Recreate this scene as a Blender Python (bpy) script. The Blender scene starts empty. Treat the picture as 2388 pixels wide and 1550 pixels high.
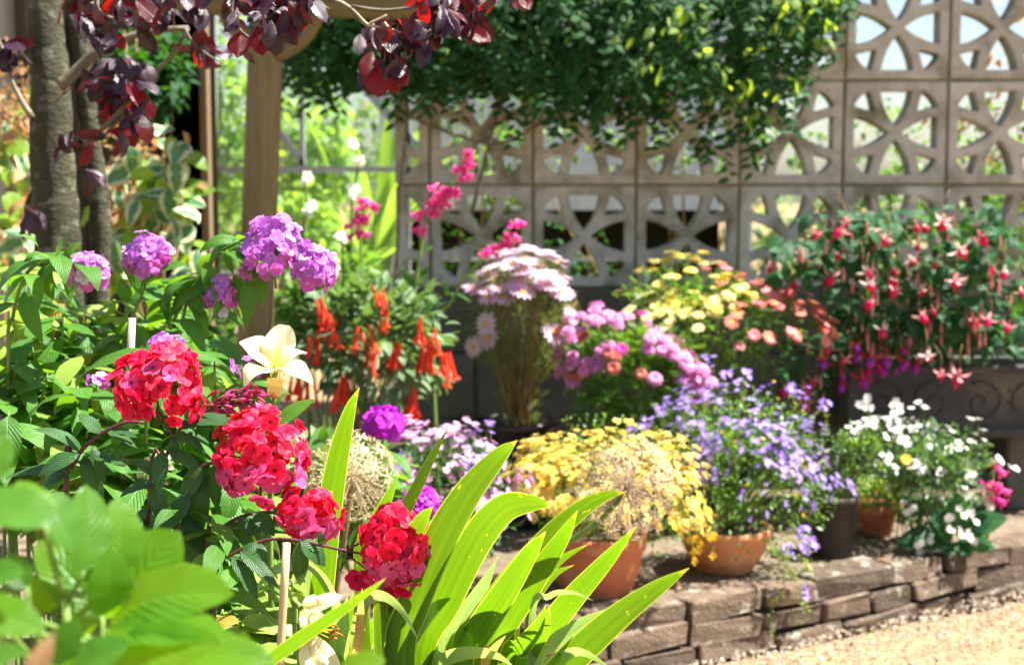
import bpy, bmesh, math, random
import numpy as np
from mathutils import Vector, Matrix, Euler
random.seed(7); np.random.seed(7)
R = random.uniform
rad = math.radians
scene = bpy.context.scene
COL = scene.collection

# ------------------------------------------------------------------ camera, sky, sun, exposure
F = 3400.0; PW = 2388.0; PH = 1550.0
CZ = 1.10; PITCH = rad(6.0)
cam_d = bpy.data.cameras.new('camera'); cam = bpy.data.objects.new('camera', cam_d); COL.objects.link(cam)
cam.location = (0, 0, CZ); cam.rotation_euler = (math.pi/2 - PITCH, 0, 0)
cam_d.sensor_width = 36; cam_d.sensor_fit = 'HORIZONTAL'; cam_d.lens = 36*F/PW
cam_d.clip_start = 0.02; cam_d.clip_end = 500
cam_d.dof.use_dof = True; cam_d.dof.focus_distance = 1.68; cam_d.dof.aperture_fstop = 5.7; cam_d.dof.aperture_blades = 9
scene.camera = cam
SUN_AZ = rad(7); SUN_EL = rad(60)          # azimuth measured from +X (right) towards +Y (away)
sdir = Vector((math.cos(SUN_EL)*math.cos(SUN_AZ), math.cos(SUN_EL)*math.sin(SUN_AZ), math.sin(SUN_EL)))
w = bpy.data.worlds.new('World'); scene.world = w; w.use_nodes = True
nt = w.node_tree; nt.nodes.clear()
sky = nt.nodes.new('ShaderNodeTexSky'); sky.sky_type = 'NISHITA'; sky.sun_disc = False
sky.sun_elevation = SUN_EL; sky.sun_rotation = math.pi/2 - SUN_AZ
sky.air_density = 1.0; sky.dust_density = 1.2; sky.ozone_density = 1.0
bg = nt.nodes.new('ShaderNodeBackground'); bg.inputs[1].default_value = 0.05
out = nt.nodes.new('ShaderNodeOutputWorld')
nt.links.new(sky.outputs[0], bg.inputs[0]); nt.links.new(bg.outputs[0], out.inputs[0])
sl = bpy.data.lights.new('sun', 'SUN'); sl.energy = 5.0; sl.angle = rad(0.5); sl.color = (1.0, 0.95, 0.86)
so = bpy.data.objects.new('sun', sl); COL.objects.link(so); so.location = sdir*20
so.rotation_euler = (-sdir).to_track_quat('-Z', 'Y').to_euler()
scene.view_settings.view_transform = 'Standard'; scene.view_settings.look = 'None'
scene.view_settings.exposure = 2.05; scene.view_settings.gamma = 1.0; scene.view_settings.use_curve_mapping = False
scene.cycles.max_bounces = 8; scene.cycles.transparent_max_bounces = 8; scene.cycles.transmission_bounces = 6
scene.cycles.diffuse_bounces = 4; scene.cycles.glossy_bounces = 2
scene.cycles.use_denoising = True; scene.cycles.caustics_reflective = False; scene.cycles.caustics_refractive = False
scene.cycles.sample_clamp_indirect = 6.0

# ------------------------------------------------------------------ helpers
CP, SP = math.cos(PITCH), math.sin(PITCH)
def at(px, py, Y):
    """a point of the place that lies at distance Y and shows at this spot of the photograph"""
    dx = (px-PW/2)/F; dz = -(py-PH/2)/F
    t = Y/(CP + dz*SP)
    return Vector((dx*t, Y, CZ + (-SP + dz*CP)*t))
def mm(px, Y): return px*Y/F
def frame(pos, d, n=(0, 0, 1), s=1.0, sx=1.0):
    y = Vector(d).normalized(); n = Vector(n); z = n - y*n.dot(y)
    if z.length < 1e-4:
        n = Vector((0.3, -0.9, 0.2)); z = n - y*n.dot(y)
    z.normalize(); x = y.cross(z)
    M = Matrix((( x.x*s*sx, y.x*s, z.x*s, pos[0]), (x.y*s*sx, y.y*s, z.y*s, pos[1]), (x.z*s*sx, y.z*s, z.z*s, pos[2]), (0, 0, 0, 1)))
    return M
def rvec(a=1.0): return Vector((R(-a, a), R(-a, a), R(-a, a)))

class T:
    """small mesh template: vertices, polygons, uv, material index"""
    def __init__(s, V, polys, UV=None, mi=None):
        s.V = np.asarray(V, float).reshape(-1, 3)
        s.sizes = np.array([len(p) for p in polys], int)
        s.loops = np.array([i for p in polys for i in p], int)
        s.UV = np.zeros((len(s.V), 2)) if UV is None else np.asarray(UV, float)
        s.mi = np.zeros(len(polys), int) if mi is None else np.asarray(mi, int)
        s.rnd = np.zeros(len(s.V))
    def x(s, M, mi=None):
        A = np.array(M); o = T.__new__(T)
        o.V = s.V @ A[:3, :3].T + A[:3, 3]; o.sizes = s.sizes; o.loops = s.loops; o.UV = s.UV
        o.mi = s.mi if mi is None else np.full(len(s.mi), mi); o.rnd = s.rnd
        return o
def join(ts):
    o = T.__new__(T); off = np.cumsum([0]+[len(t.V) for t in ts])
    o.V = np.concatenate([t.V for t in ts]); o.sizes = np.concatenate([t.sizes for t in ts])
    o.loops = np.concatenate([t.loops+off[i] for i, t in enumerate(ts)])
    o.UV = np.concatenate([t.UV for t in ts]); o.mi = np.concatenate([t.mi for t in ts]); o.rnd = np.concatenate([t.rnd for t in ts])
    return o
def scatter(t, Ms, rnd=True):
    A = np.array([np.array(M) for M in Ms]); n = len(A); k = len(t.V)
    o = T.__new__(T)
    o.V = (np.einsum('nij,kj->nki', A[:, :3, :3], t.V) + A[:, None, :3, 3]).reshape(-1, 3)
    o.sizes = np.tile(t.sizes, n); o.loops = (t.loops[None, :] + (np.arange(n)*k)[:, None]).reshape(-1)
    o.UV = np.tile(t.UV, (n, 1)); o.mi = np.tile(t.mi, n)
    o.rnd = np.repeat(np.random.rand(n), k) if rnd else np.zeros(n*k)
    return o
def multi_scatter(ts, Ms):
    g = [[] for _ in ts]
    for M in Ms: g[random.randrange(len(ts))].append(M)
    return join([scatter(t, m) for t, m in zip(ts, g) if m])
def mesh(name, t, mats, smooth=True):
    if isinstance(t, list): t = join(t)
    me = bpy.data.meshes.new(name)
    me.vertices.add(len(t.V)); me.vertices.foreach_set('co', t.V.astype(np.float32).ravel())
    me.loops.add(len(t.loops)); me.loops.foreach_set('vertex_index', t.loops.astype(np.int32))
    me.polygons.add(len(t.sizes)); st = np.concatenate([[0], np.cumsum(t.sizes)[:-1]])
    me.polygons.foreach_set('loop_start', st.astype(np.int32))
    me.polygons.foreach_set('material_index', t.mi.astype(np.int32))
    me.polygons.foreach_set('use_smooth', np.full(len(t.sizes), smooth))
    uv = me.uv_layers.new(name='UVMap'); uv.data.foreach_set('uv', t.UV[t.loops].astype(np.float32).ravel())
    a = me.attributes.new('rnd', 'FLOAT', 'POINT'); a.data.foreach_set('value', t.rnd.astype(np.float32))
    for m in (mats if isinstance(mats, (list, tuple)) else [mats]): me.materials.append(m)
    me.update(calc_edges=True)
    return me
WM = {}
def thing(name, label, cat, loc=(0, 0, 0), group=None):
    o = bpy.data.objects.new(name, None); COL.objects.link(o); o.location = loc; o.empty_display_size = 0.05
    o['label'] = label; o['category'] = cat
    if group: o['group'] = group
    WM[o] = Matrix.Translation(Vector(loc))
    return o
def part(name, me, parent, M=None, kind=None, label=None):
    o = bpy.data.objects.new(name, me); COL.objects.link(o)
    M = Matrix.Identity(4) if M is None else M
    o.parent = parent; o.matrix_basis = WM[parent].inverted() @ M; WM[o] = M
    if kind: o['kind'] = kind
    if label: o['label'] = label
    return o
def single(name, me, label=None, cat=None, kind=None, M=None, group=None):
    o = bpy.data.objects.new(name, me); COL.objects.link(o)
    if M is not None: o.matrix_basis = M
    if label: o['label'] = label
    if cat: o['category'] = cat
    if kind: o['kind'] = kind
    if group: o['group'] = group
    WM[o] = M if M is not None else Matrix.Identity(4)
    return o

def stem_parts(ts, mat_, o, name='stem'):
    if len(ts) <= 60:
        for t in ts: part(name, mesh(name, t, mat_), o)
    else: part(name+'s', mesh(name+'s', ts, mat_), o, kind='stuff')
# --- template shapes
PROF = {
 'lance': lambda t: max(0.0, math.sin(math.pi*t**0.75))**0.85,
 'ovate': lambda t: max(0.0, math.sin(math.pi*t**0.62))**0.8,
 'obovate': lambda t: max(0.0, math.sin(math.pi*t**1.15))**0.75,
 'petal': lambda t: 0.16*(1-t)+0.95*max(0.0, math.sin(math.pi*t**1.1))**0.75,
 'broad': lambda t: max(0.0, math.sin(math.pi*t**0.78))**0.62,
 'round': lambda t: math.sqrt(max(0.0, 1-(abs(t-0.6)/0.6 if t < 0.6 else (t-0.6)/0.42)**2))*0.98+0.02,
 'sword': lambda t: (0.75+0.25*min(1, t*4))*(1 if t < 0.55 else max(0.0, 1-((t-0.55)/0.45)**1.7)),
 'strap': lambda t: (1 if t < 0.7 else max(0.02, 1-((t-0.7)/0.3)**2)),
}
def leaf(L=1.0, W=0.3, prof='lance', droop=0.6, fold=0.15, nl=6, nw=2, twist=0.0, wave=0.0, curl=0.0, wf=3.0):
    V = []; UV = []; P = []; y = z = 0.0
    f = PROF[prof]
    ph = R(0, 6)
    for i in range(nl+1):
        t = i/nl; a = -droop*t
        if i: 
            am = -droop*(t-0.5/nl); y += math.cos(am)*L/nl; z += math.sin(am)*L/nl
        hw = max(0.004*L, W*L/2*f(t)); tw = twist*t
        for j in range(nw+1):
            u = 2*j/nw-1
            lx = u*hw; ln = fold*abs(u)*hw - curl*u*u*hw + wave*hw*math.sin(t*wf*6.28+ph+(1.6 if u > 0 else 0))*abs(u)
            x2 = lx*math.cos(tw)-ln*math.sin(tw); n2 = lx*math.sin(tw)+ln*math.cos(tw)
            V.append((x2, y - n2*math.sin(a), z + n2*math.cos(a))); UV.append((0.5+0.5*u, t))
    for i in range(nl):
        for j in range(nw):
            b = i*(nw+1)+j; P.append((b, b+1, b+nw+2, b+nw+1))
    return T(V, P, UV)
def catmull(pts, n):
    pts = [Vector(p) for p in pts]
    if len(pts) < 3:
        return [pts[0].lerp(pts[-1], i/n) for i in range(n+1)]
    q = [pts[0]*2-pts[1]] + pts + [pts[-1]*2-pts[-2]]; out = []
    m = len(pts)-1
    for i in range(n+1):
        s = i/n*m; k = min(int(s), m-1); t = s-k
        a, b, c, d = q[k:k+4]
        out.append(0.5*((2*b)+(c-a)*t+(2*a-5*b+4*c-d)*t*t+(3*b-a-3*c+d)*t**3))
    return out
def tube(pts, r0, r1=None, seg=6, n=None, cap=True, rs=None):
    if n: pts = catmull(pts, n)
    pts = [Vector(p) for p in pts]; m = len(pts)
    if r1 is None: r1 = r0
    V = []; UV = []; P = []; prev = None
    L = 0
    for i, p in enumerate(pts):
        d = (pts[min(i+1, m-1)]-pts[max(i-1, 0)]).normalized()
        if prev is None:
            prev = d.cross(Vector((0.13, 1, 0.31)))
            if prev.length < 0.05: prev = d.cross(Vector((1, 0, 0)))
        a = (prev - d*prev.dot(d)).normalized(); prev = a; b = d.cross(a)
        r = rs[i] if rs else r0+(r1-r0)*i/max(1, m-1)
        if i: L += (p-pts[i-1]).length
        for k in range(seg):
            th = 2*math.pi*k/seg; V.append(p+a*(r*math.cos(th))+b*(r*math.sin(th))); UV.append((k/seg, L))
    for i in range(m-1):
        for k in range(seg):
            P.append((i*seg+k, i*seg+(k+1) % seg, (i+1)*seg+(k+1) % seg, (i+1)*seg+k))
    if cap:
        P.append(tuple(range((m-1)*seg, m*seg))); P.append(tuple(range(seg-1, -1, -1)))
    return T([tuple(v) for v in V], P, UV)
def lathe(prof, seg=32, cap=False):
    V = []; UV = []; P = []; m = len(prof)
    for i, (r, z) in enumerate(prof):
        for k in range(seg):
            th = 2*math.pi*k/seg; V.append((r*math.cos(th), r*math.sin(th), z)); UV.append((k/seg, i/max(1, m-1)))
    for i in range(m-1):
        for k in range(seg): P.append((i*seg+k, i*seg+(k+1) % seg, (i+1)*seg+(k+1) % seg, (i+1)*seg+k))
    if cap: P.append(tuple(range(m*seg-seg, m*seg)))
    return T(V, P, UV)
def box(sx, sy, sz, c=(0, 0, 0)):
    x, y, z = sx/2, sy/2, sz/2
    V = [(a*x+c[0], b*y+c[1], d*z+c[2]) for a, b, d in ((-1,-1,-1),(1,-1,-1),(1,1,-1),(-1,1,-1),(-1,-1,1),(1,-1,1),(1,1,1),(-1,1,1))]
    return T(V, [(0,3,2,1),(4,5,6,7),(0,1,5,4),(1,2,6,5),(2,3,7,6),(3,0,4,7)], [(v[0], v[2]) for v in V])
def bar(a, b, wd, th, up=(0, 0, 1)):
    a = Vector(a); b = Vector(b); return box(wd, (b-a).length, th).x(frame((a+b)/2, b-a, up))
def bevel_box(sx, sy, sz, bev, jit=0.0, seg=1):
    bm = bmesh.new(); bmesh.ops.create_cube(bm, size=1.0)
    for v in bm.verts: v.co = Vector((v.co.x*sx + R(-jit, jit), v.co.y*sy + R(-jit, jit), v.co.z*sz + R(-jit, jit)))
    bmesh.ops.bevel(bm, geom=bm.edges[:]+bm.verts[:], offset=bev, segments=seg, affect='EDGES', profile=0.6)
    for v in bm.verts: v.co += Vector((R(-jit, jit), R(-jit, jit), R(-jit, jit)))*0.35
    bm.verts.index_update()
    t = T([tuple(v.co) for v in bm.verts], [[v.index for v in f.verts] for f in bm.faces], [(v.co.x, v.co.z) for v in bm.verts]); bm.free()
    return t

# ------------------------------------------------------------------ materials
class NT:
    def __init__(s, name):
        s.m = bpy.data.materials.new(name); s.m.use_nodes = True; s.t = s.m.node_tree; s.t.nodes.clear()
    def n(s, typ, ins=None, **props):
        nd = s.t.nodes.new('ShaderNode'+typ)
        for k, v in props.items(): setattr(nd, k, v)
        for k, v in (ins or {}).items(): s.put(nd.inputs[k], v)
        return nd
    def put(s, sock, v):
        if isinstance(v, bpy.types.NodeSocket): s.t.links.new(v, sock)
        else:
            if sock.type == 'RGBA' and len(v) == 3: v = (*v, 1)
            sock.default_value = v
    def math(s, op, a, b=None, c=None, clamp=False):
        nd = s.t.nodes.new('ShaderNodeMath'); nd.operation = op; nd.use_clamp = clamp
        for i, v in enumerate((a, b, c)):
            if v is not None: s.put(nd.inputs[i], v)
        return nd.outputs[0]
    def mix(s, f, a, b, blend='MIX'):
        nd = s.t.nodes.new('ShaderNodeMix'); nd.data_type = 'RGBA'; nd.blend_type = blend
        s.put(nd.inputs[0], f); s.put(nd.inputs[6], a); s.put(nd.inputs[7], b)
        return nd.outputs[2]
    def ramp(s, f, stops):
        nd = s.t.nodes.new('ShaderNodeMapRange'); nd.inputs[1].default_value = stops[0]; nd.inputs[2].default_value = stops[1]
        nd.clamp = True; s.put(nd.inputs[0], f); return nd.outputs[0]
    def noise(s, vec=None, scale=5.0, detail=3.0, rough=0.55):
        nd = s.n('TexNoise', {'Scale': scale, 'Detail': detail, 'Roughness': rough})
        if vec is not None: s.put(nd.inputs['Vector'], vec)
        return nd.outputs[0]
    def rand(s):
        a = s.n('Attribute', attribute_name='rnd').outputs['Fac']; o = s.n('ObjectInfo').outputs['Random']
        return s.math('FRACT', s.math('ADD', a, o))
    def end(s, sh):
        o = s.n('OutputMaterial'); s.t.links.new(sh, o.inputs[0]); return s.m
def leaf_mat(name, c1, c2, tc, tf=0.4, rough=0.45, vein='pinnate', spec=0.45, edge=None, spots=False, veincol=None, tip=None, mott=0.35, vb=0.5):
    k = NT(name); r = k.rand()
    uv = k.n('UVMap').outputs[0]; sep = k.n('SeparateXYZ', {0: uv}); u, v = sep.outputs[0], sep.outputs[1]
    off = k.n('VectorMath', {0: uv, 1: k.n('CombineXYZ', {0: k.math('MULTIPLY', r, 37.0), 1: k.math('MULTIPLY', r, 91.0)}).outputs[0]}, operation='ADD').outputs[0]
    nz = k.noise(off, 3.5, 3)
    f = k.math('ADD', k.math('MULTIPLY', r, 1-mott), k.math('MULTIPLY', k.ramp(nz, (0.3, 0.7)), mott))
    c = k.mix(f, c1, c2)
    au = k.math('ABSOLUTE', k.math('SUBTRACT', u, 0.5))
    h = None
    if vein == 'pinnate':
        ph = k.math('MULTIPLY', k.math('SUBTRACT', v, k.math('MULTIPLY', au, 0.7)), 62.0)
        s1 = k.ramp(k.math('SINE', ph), (0.72, 1.0)); mid = k.ramp(au, (0.045, 0.01))
        vm = k.math('MAXIMUM', k.math('MULTIPLY', s1, 0.55), mid)
        c = k.mix(k.math('MULTIPLY', vm, vb), c, veincol or tuple(min(1, x*1.9+0.03) for x in c1))
        h = k.math('SUBTRACT', k.math('MULTIPLY', k.math('SINE', ph), -0.35), vm)
    elif vein == 'parallel':
        s1 = k.ramp(k.math('SINE', k.math('MULTIPLY', u, 120.0)), (0.2, 1.0))
        band = k.ramp(k.noise(k.n('Mapping', {0: off, 3: (6.0, 0.8, 1.0)}).outputs[0], 1.0, 3), (0.35, 0.68))
        c = k.mix(k.math('MULTIPLY', band, 0.75), c, tuple(x*0.35 for x in c1))
        c = k.mix(k.math('MULTIPLY', s1, 0.40), c, tuple(x*0.45 for x in c1))
        c = k.mix(k.math('MULTIPLY', k.ramp(au, (0.455, 0.49)), 0.9), c, (0.42, 0.5, 0.16)); h = s1
    elif vein == 'star':
        mid = k.ramp(au, (0.10, 0.0)); c = k.mix(k.math('MULTIPLY', mid, vb), c, veincol or c2)
    if edge:
        e = k.ramp(k.math('ADD', au, k.math('MULTIPLY', k.math('SUBTRACT', nz, 0.5), 0.5)), (0.26, 0.31)); c = k.mix(e, c, edge)
    if tip is not None:                       # colour of the inner part (towards v=0)
        c = k.mix(k.ramp(k.math('ADD', v, k.math('MULTIPLY', k.math('SUBTRACT', nz, 0.5), 0.15)), (tip[1], tip[2])), c, tip[0])
    if spots:
        vo = k.n('TexVoronoi', {'Vector': k.n('Mapping', {0: off, 3: (5.0, 28.0, 1.0)}).outputs[0], 'Scale': 1.0, 'Randomness': 1.0})
        sel = k.ramp(k.noise(k.n('Mapping', {0: off, 3: (2.2, 6, 1.0)}).outputs[0], 1.0, 2), (0.55, 0.66))
        d = k.math('DIVIDE', vo.outputs[0], k.math('MAXIMUM', sel, 0.01))
        c = k.mix(k.ramp(d, (0.30, 0.20)), c, (0.46, 0.36, 0.02)); c = k.mix(k.ramp(d, (0.15, 0.08)), c, (0.28, 0.10, 0.02))
        tipb = k.ramp(k.math('ADD', v, k.math('MULTIPLY', r, 0.03)), (0.965, 0.995)); c = k.mix(tipb, c, (0.4, 0.22, 0.08))
    p = k.n('BsdfPrincipled', {'Base Color': c, 'Roughness': rough, 'Specular IOR Level': spec})
    if h is not None:
        b = k.n('Bump', {'Strength': 0.5 if vein == 'pinnate' else 0.15, 'Distance': 0.0012, 'Height': h}); k.put(p.inputs['Normal'], b.outputs[0])
    t = k.n('BsdfTranslucent', {'Color': k.mix(0.75, c, tc) if vein != 'parallel' else k.mix(0.55, k.mix(1.0, c, (4.0, 2.6, 1.0), 'MULTIPLY'), tc)})
    ms = k.n('MixShader', {0: tf}); k.t.links.new(p.outputs[0], ms.inputs[1]); k.t.links.new(t.outputs[0], ms.inputs[2])
    return k.end(ms.outputs[0])
def petal_mat(name, c1, c2, eye=None, er=(0.22, 0.10), tf=0.35, rough=0.55, tc=None, edge=None, streak=0.0, mid=None):
    k = NT(name); r = k.rand()
    uv = k.n('UVMap').outputs[0]; sep = k.n('SeparateXYZ', {0: uv}); v = sep.outputs[1]
    nz = k.noise(k.n('VectorMath', {0: uv, 1: k.n('CombineXYZ', {0: k.math('MULTIPLY', r, 53.0)}).outputs[0]}, operation='ADD').outputs[0], 2.5, 2)
    c = k.mix(k.math('ADD', k.math('MULTIPLY', r, 0.7), k.math('MULTIPLY', nz, 0.3)), c1, c2)
    if streak:
        s1 = k.ramp(k.math('SINE', k.math('MULTIPLY', sep.outputs[0], 50.0)), (0.3, 1.0)); c = k.mix(k.math('MULTIPLY', s1, streak), c, tuple(x*0.6 for x in c1))
    if eye: c = k.mix(k.ramp(v, er), c, eye)
    if mid: c = k.mix(k.math('MULTIPLY', k.ramp(k.math('ABSOLUTE', k.math('SUBTRACT', sep.outputs[0], 0.5)), (0.12, 0.02)), k.ramp(v, (0.9, 0.4))), c, mid)
    if edge: c = k.mix(k.math('MULTIPLY', k.ramp(v, (0.86, 1.0)), 0.6), c, edge)
    p = k.n('BsdfPrincipled', {'Base Color': c, 'Roughness': rough, 'Specular IOR Level': 0.3})
    t = k.n('BsdfTranslucent', {'Color': c if tc is None else k.mix(0.6, c, tc)})
    ms = k.n('MixShader', {0: tf}); k.t.links.new(p.outputs[0], ms.inputs[1]); k.t.links.new(t.outputs[0], ms.inputs[2])
    return k.end(ms.outputs[0])
def solid_mat(name, c1, c2, scale=8.0, rough=0.8, bump=0.3, bd=0.004, spec=0.3, c3=None, s3=20.0, th=(0.6, 0.68), coord='Object', stretch=(1, 1, 1), rnd=0.3, metal=0.0, m3=1.0):
    k = NT(name); tc = k.n('TexCoord').outputs[coord]; r = k.rand()
    vec = k.n('Mapping', {0: tc, 3: stretch, 1: (0, 0, 0)}).outputs[0]
    vec = k.n('VectorMath', {0: vec, 1: k.n('CombineXYZ', {0: k.math('MULTIPLY', r, 17.0), 1: k.math('MULTIPLY', r, 29.0), 2: k.math('MULTIPLY', r, 7.0)}).outputs[0]}, operation='ADD').outputs[0]
    n1 = k.noise(vec, scale, 6, 0.6); n2 = k.noise(vec, scale*7, 4, 0.6)
    f = k.math('ADD', k.math('MULTIPLY', k.ramp(n1, (0.3, 0.7)), 1-rnd), k.math('MULTIPLY', r, rnd))
    c = k.mix(f, c1, c2); c = k.mix(k.math('MULTIPLY', k.ramp(n2, (0.45, 0.8)), 0.35), c, tuple(x*0.5 for x in c1))
    if c3: c = k.mix(k.math('MULTIPLY', k.ramp(k.noise(vec, s3, 4), th), m3), c, c3)
    p = k.n('BsdfPrincipled', {'Base Color': c, 'Roughness': rough, 'Specular IOR Level': spec, 'Metallic': metal})
    h = k.math('ADD', n1, k.math('MULTIPLY', n2, 0.6))
    b = k.n('Bump', {'Strength': bump, 'Distance': bd, 'Height': h}); k.put(p.inputs['Normal'], b.outputs[0])
    return k.end(p.outputs[0])
M = {}
# leaves
M['phlox_leaf'] = leaf_mat('phlox_leaf', (0.035, 0.125, 0.016), (0.085, 0.22, 0.025), (0.28, 0.56, 0.012), 0.38, 0.45, vein='pinnate', spec=0.3)
M['phlox_leaf_dark'] = leaf_mat('phlox_leaf_dark', (0.018, 0.072, 0.02), (0.045, 0.125, 0.03), (0.16, 0.40, 0.015), 0.25, 0.45, spec=0.35)
M['phlox_leaf_old'] = leaf_mat('phlox_leaf_old', (0.30, 0.28, 0.03), (0.40, 0.24, 0.05), (0.6, 0.5, 0.03), 0.4, 0.55)
M['broad_leaf'] = leaf_mat('broad_leaf', (0.035, 0.14, 0.018), (0.07, 0.20, 0.02), (0.30, 0.62, 0.008), 0.52, 0.32, spec=0.5, vb=0.25)
M['broad_leaf_lime'] = leaf_mat('broad_leaf_lime', (0.06, 0.19, 0.010), (0.10, 0.25, 0.012), (0.38, 0.68, 0.006), 0.60, 0.34, vb=0.25)
M['iris_leaf'] = leaf_mat('iris_leaf', (0.035, 0.12, 0.008), (0.07, 0.17, 0.010), (0.22, 0.45, 0.005), 0.50, 0.45, vein='parallel', spots=True, mott=0.5)
M['iris_leaf_pale'] = leaf_mat('iris_leaf_pale', (0.20, 0.38, 0.20), (0.14, 0.32, 0.14), (0.40, 0.65, 0.15), 0.4, 0.36, vein='parallel', mott=0.5)
M['iris_leaf_dry'] = leaf_mat('iris_leaf_dry', (0.50, 0.33, 0.12), (0.55, 0.42, 0.20), (0.7, 0.45, 0.1), 0.35, 0.6, vein='parallel', mott=0.7)
M['prunus_leaf'] = leaf_mat('prunus_leaf', (0.014, 0.004, 0.014), (0.026, 0.007, 0.020), (0.30, 0.005, 0.012), 0.06, 0.38, spec=0.55, vb=0.2, veincol=(0.12, 0.01, 0.02))
M['prunus_leaf_redlit'] = leaf_mat('prunus_leaf_redlit', (0.05, 0.006, 0.012), (0.09, 0.008, 0.014), (0.80, 0.015, 0.006), 0.38, 0.35, spec=0.4, vb=0.2, veincol=(0.12, 0.01, 0.02))  # copy of the plum leaf with the red of backlight put into its colour
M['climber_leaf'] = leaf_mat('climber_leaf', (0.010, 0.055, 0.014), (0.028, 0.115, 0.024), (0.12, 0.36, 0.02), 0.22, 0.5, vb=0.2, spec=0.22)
M['climber_leaf_lit'] = leaf_mat('climber_leaf_lit', (0.10, 0.22, 0.02), (0.20, 0.30, 0.03), (0.55, 0.75, 0.03), 0.5, 0.4, vb=0.2)  # same climber leaf, sunlight on it put into a paler colour
M['ivy_leaf'] = leaf_mat('ivy_leaf', (0.05, 0.16, 0.07), (0.09, 0.22, 0.10), (0.25, 0.45, 0.05), 0.25, 0.42, edge=(0.62, 0.62, 0.36), mott=0.3)
M['ivy_leaf_green'] = leaf_mat('ivy_leaf_green', (0.20, 0.34, 0.02), (0.10, 0.22, 0.03), (0.5, 0.7, 0.02), 0.45, 0.42)
M['brown_leaf'] = leaf_mat('brown_leaf', (0.30, 0.16, 0.07), (0.50, 0.32, 0.16), (0.7, 0.35, 0.1), 0.35, 0.7)
M['small_leaf'] = leaf_mat('small_leaf', (0.05, 0.15, 0.025), (0.10, 0.22, 0.04), (0.30, 0.55, 0.02), 0.35, 0.42, vein=None)
M['small_leaf_dark'] = leaf_mat('small_leaf_dark', (0.03, 0.10, 0.03), (0.06, 0.16, 0.05), (0.2, 0.4, 0.03), 0.25, 0.40, vein=None)
M['lime_leaf'] = leaf_mat('lime_leaf', (0.16, 0.26, 0.04), (0.26, 0.36, 0.06), (0.5, 0.65, 0.05), 0.4, 0.45, vein=None)
M['fuchsia_leaf'] = leaf_mat('fuchsia_leaf', (0.012, 0.068, 0.028), (0.026, 0.105, 0.035), (0.18, 0.48, 0.04), 0.28, 0.45, vb=0.3, spec=0.2)
M['thalia_leaf'] = leaf_mat('thalia_leaf', (0.08, 0.17, 0.07), (0.14, 0.24, 0.10), (0.25, 0.45, 0.05), 0.25, 0.40, vb=0.3, veincol=(0.25, 0.12, 0.08))
M['fine_leaf'] = leaf_mat('fine_leaf', (0.09, 0.19, 0.04), (0.24, 0.26, 0.06), (0.35, 0.45, 0.04), 0.35, 0.5, vein=None)
M['glass_plant'] = leaf_mat('glass_plant', (0.14, 0.30, 0.04), (0.26, 0.40, 0.07), (0.55, 0.8, 0.05), 0.5, 0.45, vein=None)
M['far_leaf'] = leaf_mat('far_leaf', (0.06, 0.15, 0.03), (0.12, 0.24, 0.05), (0.3, 0.55, 0.05), 0.4, 0.5, vein=None)
M['dry_head'] = leaf_mat('dry_head', (0.58, 0.46, 0.28), (0.72, 0.60, 0.40), (0.6, 0.45, 0.2), 0.2, 0.7, vein=None)
M['straw'] = leaf_mat('straw', (0.28, 0.185, 0.10), (0.38, 0.27, 0.16), (0.6, 0.4, 0.15), 0.25, 0.7, vein=None)
# petals
M['red'] = petal_mat('red_petal', (0.74, 0.004, 0.030), (0.78, 0.010, 0.085), (0.30, 0.0, 0.03), (0.20, 0.08), 0.38, edge=(0.95, 0.18, 0.25))
M['redpink'] = petal_mat('redpink_petal', (0.74, 0.02, 0.12), (0.74, 0.12, 0.38), (0.35, 0.0, 0.08), (0.20, 0.08), 0.36, edge=(0.95, 0.3, 0.45))
M['purple'] = petal_mat('purple_petal', (0.56, 0.11, 0.58), (0.62, 0.25, 0.74), (0.80, 0.50, 0.78), (0.16, 0.06), 0.38, edge=(0.8, 0.55, 0.9))
M['purplepink'] = petal_mat('purplepink_petal', (0.68, 0.10, 0.50), (0.62, 0.20, 0.66), (0.85, 0.42, 0.62), (0.2, 0.08), 0.38)
M['magenta'] = petal_mat('magenta_petal', (0.48, 0.01, 0.55), (0.56, 0.05, 0.62), (0.7, 0.1, 0.5), (0.18, 0.08), 0.38)
M['lily'] = petal_mat('lily_petal', (0.90, 0.87, 0.58), (0.90, 0.88, 0.68), (0.80, 0.66, 0.10), (0.40, 0.05), 0.45, rough=0.5, tc=(0.92, 0.86, 0.45), streak=0.15, mid=(0.80, 0.62, 0.08))
M['lily_old'] = solid_mat('lily_old_petal', (0.80, 0.60, 0.16), (0.85, 0.70, 0.30), 30, 0.6, 0.2, c3=(0.45, 0.17, 0.03), s3=38, th=(0.52, 0.62))
M['penstemon'] = petal_mat('penstemon_petal', (0.82, 0.03, 0.34), (0.85, 0.14, 0.42), (0.9, 0.5, 0.6), (0.25, 0.05), 0.4)
M['thalia'] = petal_mat('thalia_petal', (0.85, 0.05, 0.02), (0.88, 0.12, 0.05), None, tf=0.4)
M['pinkdaisy'] = petal_mat('pinkdaisy_petal', (0.80, 0.50, 0.72), (0.84, 0.66, 0.80), (0.8, 0.4, 0.6), (0.3, 0.1), 0.35)
M['mum'] = petal_mat('mum_petal', (0.72, 0.22, 0.52), (0.76, 0.34, 0.60), (0.6, 0.08, 0.35), (0.35, 0.05), 0.35)
M['mum_hot'] = petal_mat('mum_hot_petal', (0.70, 0.06, 0.42), (0.72, 0.14, 0.48), None, tf=0.35)
M['mum_rust'] = petal_mat('mum_rust_petal', (0.60, 0.12, 0.10), (0.65, 0.22, 0.18), None, tf=0.3)
M['yellow'] = petal_mat('yellow_petal', (0.88, 0.74, 0.08), (0.90, 0.82, 0.30), None, tf=0.35)
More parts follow.
